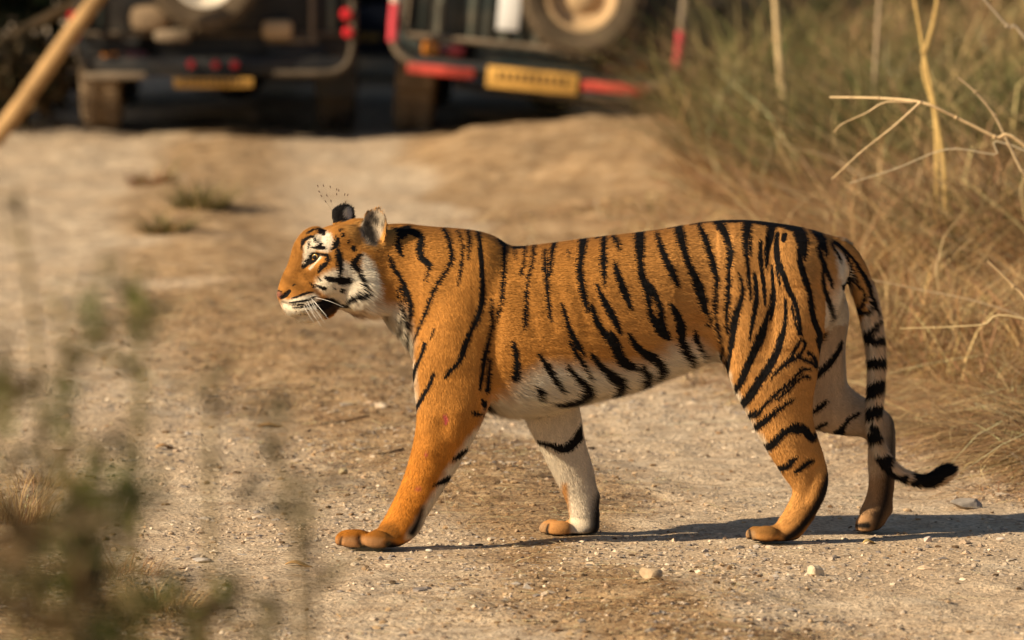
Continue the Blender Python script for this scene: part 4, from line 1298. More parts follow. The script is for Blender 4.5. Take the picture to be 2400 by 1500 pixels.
def tuft(px, py, nb, h, spread, pal, name, label, cat, group, lean=.5, width=.0012, dy=0):
    g = G(px, py)
    n = nb
    a = RNG.random(n) * 6.283
    r = spread * np.sqrt(RNG.random(n))
    x, y = g[0] + r * np.cos(a), g[1] + r * np.sin(a)
    q_ = RNG.random(n) ** .7 * 1.6
    a = a + .7 * RNG.normal(size=n)
    dr = np.stack([np.cos(a) * lean * q_, np.sin(a) * lean * q_, np.ones(n)], 1)
    dr /= np.linalg.norm(dr, axis=1)[:, None]
    cv = np.stack([np.cos(a) * lean * .8, np.sin(a) * lean * .8, -.45 * RNG.random(n)], 1)
    wv = np.stack([np.cos(a + 1.57), np.sin(a + 1.57), np.zeros(n)], 1)
    o = blades(name, np.stack([x, y, hgt(x, y) - .01], 1), dr, h * (.25 + .75 * RNG.random(n)), width * (.6 + .8 * RNG.random(n)), cv, tints(n, pal), BLADE, 4, wv)
    return tag(o, label, cat, group)
tuft(40, 1225, 420, .24, .10, GOLD_[:3] + REDB[:1], 'straw_tuft', 'dense upright straw tuft at the left verge, behind the green weeds', 'grass tuft', 'straw tufts along the near verge', .5)
tuft(95, 1130, 220, .12, .10, GOLD_, 'straw_tuft', 'low spreading straw tuft beside the pale stone chip', 'grass tuft', 'straw tufts along the near verge', .9)
tuft(265, 1360, 300, .13, .12, REDB, 'straw_tuft', 'reddish brown straw tuft under the leaning weed', 'grass tuft', 'straw tufts along the near verge', .9)
tuft(380, 1425, 320, .12, .13, GOLD_, 'straw_tuft', 'golden straw tuft spread flat near the weed stems', 'grass tuft', 'straw tufts along the near verge', 1.0)
GRN = [(.13, .13, .035), (.17, .15, .05), (.10, .10, .03), (.26, .19, .085), (.32, .21, .10)]
tuft(470, 500, 320, .20, .12, GRN, 'green_tuft', 'dark green grass tuft on the strip between the wheel tracks, farther one', 'grass tuft', 'green tufts on the track strip', .7, .004)
tuft(385, 548, 240, .16, .10, GRN + REDB[:1], 'green_tuft', 'dark green grass tuft on the strip between the wheel tracks, nearer one', 'grass tuft', 'green tufts on the track strip', .7, .004)
tuft(360, 432, 200, .17, .11, REDB + GRN[:1], 'green_tuft', 'brownish grass tuft on the track strip near the jeeps', 'grass tuft', 'green tufts on the track strip', .6, .004)
tuft(1705, 1425, 90, .06, .05, GOLD_[:3], 'straw_tuft', 'small flattened straw rosette right of the lone angular stone', 'grass tuft', 'straw tufts on the track', 1.4)
tuft(1600, 330, 200, .22, .12, [(.36, .40, .04), (.22, .26, .04), (.14, .17, .04)], 'green_tuft', 'yellow green leafy tuft in front of the muddy jeep', 'grass tuft', None, .5, .006)
tuft(2150, 300, 260, .45, .25, GRN, 'green_tuft', 'dark green grass clump high on the dry bank', 'grass tuft', None, .5, .006)

# ---- single stalks that stand out on the bank
def stalk(name, pts, Y, r, col, label, seg=6):
    ctrl = [P(a, b, Y + dy) for a, b, dy in pts]
    if pts[0][0] > 2390:                                     # runs on out of the frame until it meets the bank
        d0 = ctrl[0] - ctrl[1]
        d0 = d0 / np.linalg.norm(d0) + np.array((0, 0, -.45))
        p0 = ctrl[0].copy()
        while p0[2] > hgt(p0[0], p0[1]) - .02: p0 = p0 + d0 * .03
        if np.linalg.norm(p0 - ctrl[0]) > .25: ctrl = [p0] + ctrl
    else:
        g0 = np.array((ctrl[0][0], Y, float(hgt(ctrl[0][0], Y)) - .03))
        if ctrl[0][2] > g0[2] + .05: ctrl = [g0] + ctrl
    path = catmull(ctrl, seg)
    base = path[0].copy()
    t = NT('stalk_' + name, .6, .3)
    nz = t.noise(30, 3, t.coord((1, 1, 6)))
    t.color(t.ramp(nz.outputs[0], [(.3, tuple(c * .75 for c in col)), (.7, tuple(min(.9, c * 1.15) for c in col))]))
    root = empty(name, base)
    tag(root, label, 'grass stalk', 'stalks standing out of the dry bank')
    m = len(path)
    mb = MB().tube(path - base, list(np.linspace(r, r * .45, m)), 7)
    mb.build('stem', t.m, root)
    for k in range(seg, m - 1, seg):                     # nodes of the cane
        MB().tube([path[k] - base - (path[k + 1] - path[k]) * .08, path[k] - base, path[k] - base + (path[k + 1] - path[k]) * .08], [r * .9, r * 1.25, r * .9], 7).build('node', t.m, root)
    return root
TAN = (.62, .43, .22)
bent = stalk('bent_stalk', [(2440, 375, 0), (2330, 320, 0), (2240, 275, 0), (2160, 240, 0), (2060, 230, .1), (1945, 228, .2)], 2.6, .0065, TAN, 'long golden stalk bent over flat across the dry bank')
bp = catmull([P(2158, 239, 2.6), P(2090, 300, 2.62), P(2020, 355, 2.62), P(1950, 420, 2.67)], 5)
MB().tube(bp - np.array(bent.location), list(np.linspace(.004, .0018, len(bp))), 6).build('side_blade', bent.children[0].data.materials[0], bent)
bp = catmull([P(2140, 240, 2.6), P(2075, 240, 2.6), P(2030, 265, 2.62), P(1975, 290, 2.62), P(1955, 310, 2.64)], 5)
MB().tube(bp - np.array(bent.location), list(np.linspace(.0035, .0015, len(bp))), 6).build('side_blade', bent.children[0].data.materials[0], bent)
stalk('broken_stalk', [(2440, 470, 0), (2395, 400, 0), (2365, 340, 0), (2330, 270, 0), (2285, 215, 0), (2245, 182, 0)], 2.9, .006, (.50, .36, .20), 'broken brown stalk leaning behind the bent golden stalk')
stalk('leaning_stalk', [(2420, 730, 0), (2375, 670, 0), (2315, 612, 0)], 2.4, .006, TAN, 'short pale stalk leaning out of the straw near the tail')
stalk('pale_cane', [(1834, 230, 0), (1830, 180, 0), (1822, 90, 0), (1812, -60, 0)], 11.5, .021, (.66, .47, .24), 'thick pale upright cane in front of the olive grass')
stalk('slim_cane', [(2048, 240, 0), (2050, 180, 0), (2058, 40, 0), (2064, -60, 0)], 11.0, .011, (.50, .36, .22), 'slim brown cane standing in the olive grass')
stalk('golden_cane', [(2215, 420, 0), (2190, 250, 0), (2165, 120, 0), (2135, -50, 0)], 6.5, .011, (.58, .38, .13), 'golden cane forking out of the grass, leaning left')
stalk('golden_cane', [(2195, 300, 0), (2165, 160, 0), (2190, 40, 0), (2205, -60, 0)], 6.7, .011, (.58, .38, .13), 'golden cane forking out of the grass, leaning right')
stalk('grey_stalk', [(2430, 130, 0), (2360, 60, 0), (2290, -20, 0)], 4.2, .007, (.42, .33, .22), 'grey stalk crossing the top of the green grass')
stalk('flat_straw', [(2410, 750, 0), (2300, 762, 0), (2190, 768, 0), (2110, 770, 0)], 2.3, .004, (.60, .44, .22), 'yellow straw lying level behind the tiger tail')
stalk('thin_straw', [(2430, 365, 0), (2330, 362, 0), (2220, 350, 0), (2100, 395, 0), (1990, 430, 0)], 3.0, .003, (.55, .44, .28), 'thin pale straw arching low across the bank')
stalk('long_straw', [(2420, 760, 0), (2300, 710, 0), (2160, 680, 0), (2040, 655, 0)], 3.2, .0035, (.52, .38, .22), 'long dull straw slanting behind the tiger tail')

# seed head rising behind the ears
sd = [(745, 436), (758, 435), (774, 438), (748, 449), (753, 459), (766, 458), (763, 472), (776, 471), (789, 444), (794, 446), (789, 455), (808, 456), (815, 457), (810, 473)]
Ys = .55
sroot = P(1050, 1100, Ys)
seedm = NT('seed_brown', .7, .2).color((.10, .055, .03)).m
stemm = NT('hair_stem', .7, .2).color((.42, .33, .22)).m
pr = empty('seed_head', (sroot[0], sroot[1], float(hgt(sroot[0], sroot[1]))))
tag(pr, 'wispy seed head with tiny dark grains showing above the tiger ears', 'grass')
b0 = Vector(pr.location)
neck = P(792, 520, Ys)
MB().tube(catmull([np.zeros(3), P(1000, 900, Ys) - np.array(b0), P(940, 650, Ys) - np.array(b0), neck - np.array(b0)], 5), .0007, 5).build('stem', stemm, pr)
for k, (a, b) in enumerate(sd):
    p = P(a, b, Ys) - np.array(b0)
    d = p - (neck - np.array(b0)); d = d / np.linalg.norm(d)
    MB().tube([neck - np.array(b0), (neck - np.array(b0) + p) / 2 + np.array((0, .01, .004)), p], [.00022, .00018, .00015], 4).build('branch', stemm, pr)
    MB().tube([p - d * .004, p, p + d * .004], [.0006, .0016, .0006], 5).build('seed', seedm, pr)

# ---- twigs and fallen leaves on the track
bark = NT('twig_bark', .85, .2)
nzb = bark.noise(50, 3, bark.coord())
bark.color(bark.ramp(nzb.outputs[0], [(.3, (.07, .04, .022)), (.7, (.17, .10, .055))]))
def on_ground(px, py, lift=.004):
    g = G(px, py)
    return np.array((g[0], g[1], float(hgt(g[0], g[1])) + lift))
def twig(lines, label):
    base = on_ground(*lines[0][0])
    r = empty('twig', base)
    tag(r, label, 'twig')
    for k, (pts, rad) in enumerate((l, .0045 if i == 0 else .003) for i, l in enumerate(lines)):
        path = catmull([on_ground(a, b, rad) - base for a, b in pts], 3)
        MB().tube(path, list(np.linspace(rad, rad * .5, len(path))), 6).build('stem' if k == 0 else 'fork', bark.m, r)
twig([[(865, 993), (800, 997), (755, 1000), (720, 1018)], [(790, 997), (750, 985), (705, 973)]], 'dark forked twig lying on the track before the tiger')
twig([[(945, 1068), (910, 1075), (880, 1080)]], 'thin dark twig beside the tiger front leg')
def leaf(px, py, L, W, rot, col, label):
    g = on_ground(px, py, .002)
    n = 8
    V, F = [], []
    for i in range(n + 1):
        u = i / n
        w = W * math.sin(math.pi * min(1, u * .95 + .03)) ** .8
        z = .12 * L * (u - .5) ** 2 + .006 * math.sin(u * 5)
        for s in (-1, 0, 1):
            V.append((L * (u - .5), s * w / 2, z + abs(s) * w * .22 + (.0 if s else -.001)))
    for i in range(n):
        for k in range(2):
            a = i * 3 + k
            F.append((a, a + 1, a + 4, a + 3))
    me = bpy.data.meshes.new('dry_leaf')
    me.from_pydata(V, [], F)
    me.polygons.foreach_set('use_smooth', [True] * len(F))
    t = NT('leaf_' + str(px), .6, .3)
    nz = t.noise(40, 3, t.coord())
    t.color(t.ramp(nz.outputs[0], [(.3, tuple(c * .6 for c in col)), (.7, col)]))
    o = mesh_obj('dry_leaf', me, t.m)
    o.location = g
    o.rotation_euler = (.15, .0, rot)
    md_ = o.modifiers.new('s', 'SOLIDIFY'); md_.thickness = .0008
    tag(o, label, 'leaf', 'fallen leaves on the track')
leaf(640, 1003, .10, .030, .15, (.50, .27, .09), 'long curled orange brown leaf next to the forked twig')
leaf(700, 1330, .075, .024, -.2, (.58, .33, .12), 'narrow orange leaf on the gravel left of the front paw')
leaf(390, 1060, .07, .03, .4, (.52, .30, .13), 'small orange leaf lying among gravel near the verge')
leaf(2040, 1273, .05, .02, .5, (.60, .42, .16), 'small yellow leaf at the foot of the lifted hind paw')

# ---- weeds standing close to the camera, far out of focus
def weed(px_base, top, Y, nleaf, lsize, pal, label, bend=0.0, side=6, h0=0.15, lean=(0, 0)):
    tp = P(top[0], top[1], Y)
    x0 = P(px_base, 1500, Y)[0]
    base = np.array((x0, Y, float(hgt(x0, Y)) - .01))
    r = empty('weed', base)
    tag(r, label, 'weed', 'out of focus weeds in the foreground')
    ctrl = [base, base + (tp - base) * .45 + np.array((bend * .6, .02, 0)), base + (tp - base) * .8 + np.array((bend, 0, .02)), tp]
    path = catmull(ctrl, 8)
    t = NT('weed_stem', .7, .2); t.color((.16, .12, .05))
    MB().tube(path - base, list(np.linspace(.008, .0035, len(path))), 7).build('stem', t.m, r)
    H = np.linalg.norm(tp - base)
    B, D, Ls, Wv = [], [], [], []
    for s in range(side):                                    # side shoots
        u = h0 + (1 - h0) * (s + .5) / side
        q = path[int(u * (len(path) - 1))]
        a = RNG.random() * 6.283
        L = H * .16 * (1.15 - u) * (.6 + .8 * RNG.random()) + .03
        e_ = q + np.array((math.cos(a) * L, math.sin(a) * L * .6, L * .7))
        MB().tube([q - base, (q + e_) / 2 - base + np.array((0, 0, -.01)), e_ - base], [.003, .002, .001], 5).build('shoot', t.m, r)
        for k in range(nleaf):
            w = RNG.random()
            B.append(q + (e_ - q) * (.25 + .75 * w) + RNG.normal(size=3) * .008)
    for k in range(nleaf * 2):
        B.append(path[int((.75 + .25 * RNG.random()) * (len(path) - 1))] + RNG.normal(size=3) * .008)
    B = np.array(B); n = len(B)
    D = RNG.normal(size=(n, 3)) + np.array((0, 0, .5)); D /= np.linalg.norm(D, axis=1)[:, None]
    wv = np.cross(D, RNG.normal(size=(n, 3)))
    fo = blades('foliage', B - base, D, lsize * (.6 + .8 * RNG.random(n)), lsize * .17 * (.7 + .6 * RNG.random(n)), RNG.normal(size=(n, 3)) * .2, tints(n, pal), BLADE, 3, wv)
    fo.parent = r
    fo['kind'] = 'stuff'
    return r
WG = [(.085, .098, .020), (.11, .12, .028), (.07, .075, .02), (.15, .12, .045)]
WB = [(.14, .088, .040), (.105, .070, .032), (.075, .070, .022), (.19, .125, .06)]
WGr = [(.14, .115, .062), (.11, .10, .046), (.18, .14, .085)]
# nearest the lens: dist about 9 m, so each softens to a smear
weed(120, (140, 695), -9.0, 12, .034, WG, 'green weed with two bright leaf clumps standing left of the others', .01, 3, .80)
weed(300, (335, 715), -8.8, 14, .034, WG, 'slender green weed with one dark leaf head above the gravel', -.005, 3, .82)
weed(640, (590, 930), -8.7, 6, .030, WGr, 'grey stalk weed curving down in front of the gravel', .060, 4, .6)
weed(690, (720, 1120), -8.9, 10, .032, WGr, 'grey leafy shoot standing left of the tiger front paw', .012, 3, .80)
weed(20, (25, 830), -9.4, 10, .040, WB + WG, 'tall brown green weed rising at the far left verge', .0, 4, .75)
weed(160, (180, 1110), -9.4, 16, .040, WG, 'dense leafy green weed in the lower left thicket', .0, 5, .72)
weed(250, (320, 1100), -9.0, 12, .034, WG, 'green weed reaching out sideways over the verge', -.02, 3, .80)
weed(50, (60, 1210), -9.6, 18, .042, WB, 'brown withered weed in the lower left thicket', .0, 5, .70)
weed(200, (205, 1270), -9.6, 18, .042, WG + WB, 'mixed green and brown weed beside the withered one', .0, 5, .72)
weed(480, (470, 1400), -9.2, 14, .036, WB + WG, 'low brownish weed growing in front of the golden straw', .0, 4, .80)
weed(660, (640, 1420), -9.0, 9, .030, WGr, 'short grey weed below the curving stalk', .0, 4, .82)
weed(350, (335, 1440), -9.4, 16, .038, WG, 'low dark green weed beneath the golden straw tuft', .0, 4, .80)
weed(130, (40, 450), -8.6, 2, .026, WGr, 'thin grey weed stalk rising highest at the left', .02, 3, .85)
weed(420, (490, 880), -8.7, 5, .028, WGr, 'thin grey weed with a small dark head over the track', .01, 3, .86)
weed(110, (100, 985), -9.3, 8, .038, WG + WB, 'olive weed between the tall brown weed and the dense leafy one', .0, 4, .75)
# ------------------------------------------------------------------ safari jeeps behind the tiger
def simple(name, c, rough=.6, spec=.3, var=.3, scale=8, metal=0.0):
    t = NT(name, rough, spec)
    nz = t.noise(scale, 4, t.coord())
    t.color(t.ramp(nz.outputs[0], [(.3, tuple(x * (1 - var) for x in c)), (.7, tuple(min(.95, x * (1 + var)) for x in c))]))
    t.b.inputs['Metallic'].default_value = metal
    return t.m
def dusty(name, c, dust=(.34, .25, .16), amt=.55, rough=.55):
    t = NT(name, rough, .35)
    nz = t.noise(5, 5, t.coord())
    t.color(t.mix(t.maprange(nz.outputs[0], .38, .72, 0, amt), c, dust))
    return t.m
M_BLACK = dusty('jeep_black', (.012, .013, .014), (.10, .075, .05), .35)
M_GREEN = dusty('jeep_dark_green', (.022, .030, .026), (.16, .12, .08), .35)
M_SLAT = dusty('jeep_tailgate', (.10, .11, .085), (.24, .19, .13), .6)
M_NAVY = dusty('jeep_navy', (.006, .009, .020), (.03, .028, .03), .3)
M_RUB = dusty('tyre_rubber', (.020, .018, .016), (.15, .11, .07), .55, .85)
M_MUD = simple('muddy_tyre', (.22, .155, .095), .9, .1, .35)
M_SPR = simple('spare_rubber', (.10, .072, .045), .9, .1, .3)
M_BAR = simple('dull_bar', (.10, .075, .05), .8, .2, .4)
M_TAN = simple('dusty_bar', (.22, .165, .11), .8, .2, .3)
M_RIMW = simple('rim_white', (.62, .54, .42), .5, .3, .15)
M_RIMT = simple('rim_tan', (.46, .31, .165), .7, .2, .15)
M_RED = simple('red_paint', (.46, .060, .040), .7, .2, .4)
M_PINK = simple('red_reflector', (.62, .06, .075), .4, .4, .15)
M_WHITE = simple('white_sticker', (.78, .76, .72), .5, .3, .06)
M_YEL = simple('plate_yellow', (.60, .33, .075), .6, .2, .25)
M_AMB = simple('amber_lens', (.60, .20, .015), .3, .5, .1)
M_REDL = simple('red_lens', (.62, .022, .030), .3, .5, .1)
M_DRED = simple('dark_red_lens', (.12, .010, .012), .3, .5, .2)
M_DARK = simple('under_dark', (.010, .009, .008), .9, .1, .3)
M_SEAT = simple('seat_cloth', (.10, .07, .045), .9, .1, .3)
M_MARK = simple('plate_mark', (.10, .055, .02), .6, .2, .1)

def wheel(parent, name, c, axis, R, W, rub, rimm, label=None):
    """tyre with tread blocks, rim with holes; axis 'X' road wheel, 'Y' spare"""
    h = W / 2
    prof = [(R * .60, -h * .75), (R * .72, -h * .98), (R * .90, -h), (R * .985, -h * .78), (R, -h * .35), (R, h * .35), (R * .985, h * .78), (R * .90, h), (R * .72, h * .98), (R * .60, h * .75)]
    ty = MB().lathe(prof, c, axis, 40, close=True).build(name, rub, parent)
    if label: ty['label'] = label
    tr_ = MB()
    for k in range(30):
        a = 2 * math.pi * k / 30
        for s in (-1, 1):
            rot = Matrix.Rotation(-a, 3, 'Y') if axis == 'Y' else Matrix.Rotation(a, 3, 'X')
            loc = (R * math.cos(a), s * h * .55, R * math.sin(a)) if axis == 'Y' else (s * h * .55, R * math.cos(a), R * math.sin(a))
            if axis == 'Y': tr_.box(Vector(c) + Vector(loc), (.022, h * .62, R * .13), rot)
            else: tr_.box(Vector(c) + Vector(loc), (h * .62, .022, R * .13), rot)
    tr_.build('tread', rub, ty)['kind'] = 'stuff'
    s = -1 if axis == 'Y' else (-1 if c[0] < 0 else 1)
    rp = [(R * .62, s * h * .72), (R * .60, s * h * .85), (R * .54, s * h * .80), (R * .50, s * h * .35), (R * .34, s * h * .25), (R * .20, s * h * .55), (R * .10, s * h * .62), (.001, s * h * .62)]
    MB().lathe(rp, c, axis, 36).build('rim', rimm, ty)
    return ty

def jeep(loc, tilt, yawz, label, v):
    r = empty('safari_jeep', loc, (0, tilt, yawz))
    tag(r, label, 'jeep', 'safari jeeps stopped on the track')
    B, W = v['paint'], .73
    def part(name, m, mat, parent=r):
        return m.build(name, mat, parent)
    # tub
    part('body', MB().box((0, 1.35, .60), (1.46, 3.9, .10), bev=.02).box((-W + .03, .55, .84), (.06, 2.4, .46), bev=.02).box((W - .03, .55, .84), (.06, 2.4, .46), bev=.02)
         .box((0, -.56, .47), (1.46, .06, .16), bev=.015), B)
    part('bonnet', MB().box((0, 2.75, .86), (1.20, 1.1, .36), bev=.06), B)
    for s in (-1, 1):
        part('fender', MB().box((s * .66, 2.45, .76), (.30, 1.0, .10), bev=.03), B)
        part('wheel_arch', MB().box((s * .66, 0, .70), (.16, .95, .08), bev=.03), M_BLACK)
    part('windscreen_frame', MB().tube([(-.66, 2.1, .98), (-.60, 1.9, 1.50), (.60, 1.9, 1.50), (.66, 2.1, .98)], .025, 8), B)
    part('roll_bar', MB().tube([(-.66, -.3, 1.05), (-.62, -.3, 1.75), (.62, -.3, 1.75), (.66, -.3, 1.05)], .022, 8).tube([(-.62, -.3, 1.75), (-.60, 1.9, 1.52)], .02, 8).tube([(.62, -.3, 1.75), (.60, 1.9, 1.52)], .02, 8), M_BLACK)
    for yy, zz in ((.2, 1.0), (1.3, .85)):
        part('seat', MB().box((0, yy, zz), (1.2, .45, .14), bev=.04).box((0, yy - .22, zz + .28), (1.2, .10, .50), bev=.04), M_SEAT)
    # tailgate
    tg = part('tailgate', MB().box((0, -.60, .80), (1.34, .03, .52), bev=.01), v['gate'])
    for k in range(v['slats']):
        xx = -.60 + 1.20 * k / (v['slats'] - 1)
        part('slat', MB().box((xx, -.622, .80), (.030, .016, .50), bev=.004), M_SLAT if k % 2 else M_GREEN, tg)
    fr = MB().tube([(-.68, -.64, 1.06), (-.68, -.64, .535), (.68, -.64, .535), (.68, -.64, 1.06)], .016, 8)
    part('tailgate_frame', fr, v['frame'], tg)
    # running gear
    part('chassis', MB().box((-.36, 1.2, .47), (.09, 3.6, .12)).box((.36, 1.2, .47), (.09, 3.6, .12)).box((0, -.5, .44), (1.3, .10, .12), bev=.02), M_DARK)
    ax = part('rear_axle', MB().tube([(-.60, 0, .34), (.60, 0, .34)], .042, 10).lathe([(.02, -.16), (.12, -.12), (.17, 0), (.12, .12), (.02, .16)], (.10, 0, .33), 'Y', 18), M_DARK)
    part('front_axle', MB().tube([(-.60, 2.35, .34), (.60, 2.35, .34)], .06, 10).box((0, 2.2, .40), (.7, .8, .22), bev=.04), M_DARK)
    part('cross_member', MB().box((0, .75, .40), (1.0, .12, .16), bev=.03).box((.15, 1.2, .38), (.4, .6, .18), bev=.05), M_DARK)
    part('exhaust', MB().tube([(.30, 1.5, .34), (.30, .4, .36), (.42, -.4, .38), (.44, -.72, .36)], .025, 8), M_DARK)
    part('fuel_tank', MB().box((-.1, -.33, .42), (.62, .34, .18), bev=.04), M_DARK)
    for s in (-1, 1):
        part('leaf_spring', MB().tube([(s * .46, -.55, .44), (s * .46, 0, .31), (s * .46, .55, .44)], .022, 6), M_DARK)
    for xx, yy in ((-.62, 0), (.62, 0), (-.62, 2.35), (.62, 2.35)):
        wheel(r, 'wheel', (xx, yy, .34), 'X', .34, .21, v['tyre'] if (xx < 0 and yy == 0) else M_RUB, M_RIMT)
    # spare wheel on the tailgate
    wheel(r, 'spare_wheel', v['spare'], 'Y', v['spare_r'], .20, v['spare_rub'], v['spare_rim'])
    part('spare_bracket', MB().box((v['spare'][0], -.62, v['spare'][2]), (.12, .10, .12), bev=.01), M_BLACK)
    # plate
    x0, x1, z0, z1 = v['plate']
    pl = part('number_plate', MB().box(((x0 + x1) / 2, -.80, (z0 + z1) / 2), (x1 - x0, .012, z1 - z0), bev=.004), M_YEL)
    wch = (x1 - x0) / 13
    for k in range(10):
        part('plate_mark', MB().box((x0 + wch * (1.7 + k * 1.05), -.8075, (z0 + z1) / 2 + .1 * (z1 - z0)), (wch * .55, .003, (z1 - z0) * .42)), M_MARK, pl)
    part('plate_bracket', MB().box(((x0 + x1) / 2, -.70, (z0 + z1) / 2 + .04), ((x1 - x0) * .6, .20, .03)), M_BLACK)
    for (xx, zz, rad, mat) in v['lights']:
        part('tail_light', MB().lathe([(.001, -.03), (rad * .7, -.028), (rad, -.012), (rad, .02)], (xx, -.79, zz), 'Y', 18), mat)
        part('lamp_stalk', MB().box((xx, -.69, zz), (rad * .8, .17, rad * .8)), M_BLACK)
    for (xx, zz, w, h, mat) in v['boxes']:
        part('lamp', MB().box((xx, -.64, zz), (w, .05, h), bev=.012), mat)
    v['extra'](r, part)
    return r

def extra_left(r, part):
    part('bumper', MB().box((-.52, -.76, .325), (.32, .06, .035), bev=.01), M_TAN)
    part('guard_tube', MB().tube(catmull([(.30, -.76, .335), (.48, -.76, .335), (.62, -.76, .345), (.69, -.76, .40), (.715, -.76, .52), (.715, -.74, .72)], 4), .018, 8), M_BAR)
    part('guard_tube', MB().tube(catmull([(-.66, -.76, .335), (-.715, -.76, .42), (-.72, -.76, .56), (-.72, -.74, .72)], 4), .012, 8), M_BAR)
    part('bumper_beam', MB().box((0, -.70, .37), (1.36, .08, .10), bev=.02), M_BLACK)
    part('luggage_frame', MB().tube([(.50, -.66, .50), (.50, -.66, 1.0)], .014, 6).tube([(.26, -.66, .50), (.53, -.66, .50)], .014, 6), M_TAN)
    part('jerry_can', MB().box((.32, -.68, .56), (.16, .08, .10), bev=.03), M_RIMT)
    part('bag', MB().box((-.34, -.68, .62), (.22, .08, .14), bev=.05), M_MUD)
    part('bag', MB().box((-.22, -.68, .53), (.20, .08, .07), bev=.03), M_TAN)
    part('mud_flap', MB().box((-.62, -.42, .34), (.19, .012, .16), bev=.004), M_MUD)
    part('mud_flap', MB().box((.62, -.42, .34), (.22, .012, .30), bev=.004), M_BLACK)
def extra_right(r, part):
    for a, b in ((-.65, -.30), (.26, .61)):
        part('bumper_bar', MB().box(((a + b) / 2, -.78, .372), (b - a, .05, .052), bev=.012), M_RED)
    part('bumper_beam', MB().box((0, -.72, .40), (1.30, .08, .07), bev=.02), M_BLACK)
    for s in (-1, 1):
        g = part('side_guard', MB().tube(catmull([(s * .58, -.76, .38), (s * .67, -.77, .42), (s * .735, -.77, .50), (s * .745, -.76, .70), (s * .745, -.74, 1.0)], 4), .020, 10), M_TAN)
        part('reflector_sleeve', MB().tube([(s * .741, -.768, .50), (s * .745, -.763, .60), (s * .746, -.757, .70)], .026, 10), M_PINK, g)
        if s < 0: part('white_sleeve', MB().tube([(s * .746, -.756, .702), (s * .7465, -.75, .82)], .026, 10), M_RIMW, g)
    part('sticker', MB().box((-.155, -.640, .72), (.115, .008, .22), bev=.004), M_WHITE)
    part('mud_flap', MB().box((-.62, -.44, .36), (.185, .014, .22), bev=.004), M_MUD)['label'] = 'mud caked flap lit by the sun'
    part('mud_flap', MB().box((.62, -.44, .34), (.19, .014, .26), bev=.004), M_BLACK)
    part('tow_bar', MB().tube([(-.40, -.62, .30), (.50, -.62, .27)], .022, 8), M_BLACK)
    part('ladder_rail', MB().tube([(.50, -.66, .50), (.47, -.66, 1.05)], .020, 8).tube([(.36, -.66, .60), (.62, -.72, .40)], .014, 8), M_TAN)
JS = 34.9 / 18 * PX
JY = 16.95
zl = float(hgt(-1.5, JY))
jeep(((515 - 1200) * JS, JY, 0.012), 0.0, .02, 'dark jeep with a white rimmed spare wheel and three small red lamps over its plate',
     dict(frame=M_BAR, paint=M_BLACK, gate=M_BLACK, slats=2, spare=(-.055, -.74, .855), spare_r=.29, spare_rub=M_SPR, spare_rim=M_RIMW, tyre=M_MUD, plate=(-.215, .195, .265, .315),
          lights=[(-.735, .635, .028, M_REDL), (-.728, .535, .028, M_REDL), (.680, .645, .030, M_REDL), (.688, .550, .028, M_REDL), (-.125, .385, .022, M_REDL), (.0, .385, .022, M_REDL), (.10, .385, .022, M_REDL)],
          boxes=[(-.555, .41, .085, .055, M_AMB), (-.42, .42, .12, .05, M_DRED), (.42, .44, .3, .06, M_BLACK)], extra=extra_left))
jeep(((1240 - 1200) * JS, JY, -.055), math.radians(5.6), -.03, 'jeep tilted in the ditch with red bumper bars, behind the grass mound',
     dict(frame=M_TAN, paint=M_GREEN, gate=M_GREEN, slats=15, spare=(.215, -.74, .835), spare_r=.31, spare_rub=M_SPR, spare_rim=M_RIMT, tyre=M_MUD, plate=(-.235, .240, .315, .425),
          lights=[], boxes=[(-.545, .475, .085, .070, M_AMB), (-.435, .472, .14, .06, M_DRED), (.54, .475, .085, .07, M_AMB), (.43, .472, .14, .06, M_DRED)], extra=extra_right))
jeep((-.98, 21.6, .0), 0.0, .0, 'navy jeep parked ahead in the gap between the two rear jeeps',
     dict(frame=M_BLACK, paint=M_NAVY, gate=M_NAVY, slats=2, spare=(0, -.74, .80), spare_r=.28, spare_rub=M_RUB, spare_rim=M_BLACK, tyre=M_RUB, plate=(-.2, .2, .27, .31),
          lights=[(-.70, .60, .028, M_DRED), (.70, .60, .028, M_DRED)], boxes=[], extra=lambda r, part: part('bumper', MB().box((0, -.76, .33), (1.4, .08, .30), bev=.02), M_NAVY)))

# ---- leaning poles and thicket beyond
wood = simple('pole_wood', (.40, .24, .10), .8, .2, .3, 6)
def pole(p0, p1, r, label):
    p0, p1 = np.array(p0), np.array(p1)
    root = empty('wooden_pole', p0)
    tag(root, label, 'pole', 'poles leaning beside the jeeps')
    d = p1 - p0
    path = [d * u + np.array((.006 * math.sin(9 * u), 0, .006 * math.cos(7 * u))) for u in np.linspace(0, 1, 9)]
    MB().tube(path, list(np.linspace(r, r * .85, 9)), 12).build('shaft', wood, root)
    for u in (.3, .62):
        MB().tube([d * (u - .006), d * u, d * (u + .006)], [r * .95, r * 1.1, r * .95], 12).build('knot', wood, root)
a, b = P(-25, 330, 15.9), P(215, 8, 15.9)
pole((a[0], 15.9, float(hgt(a[0], 15.9))), (b[0] + .35 * (b[0] - a[0]), 15.9, b[2] + .35 * (b[2] - a[2])), .047, 'thick golden wooden pole leaning beside the jeep with red lamps')
a, b = P(-60, 150, 17.4), P(190, 12, 17.4)
pole((a[0] - .75, 17.4, float(hgt(a[0] - .75, 17.4))), (b[0] + .3, 17.4, b[2] + .18), .035, 'thinner brown pole behind the thick leaning pole')

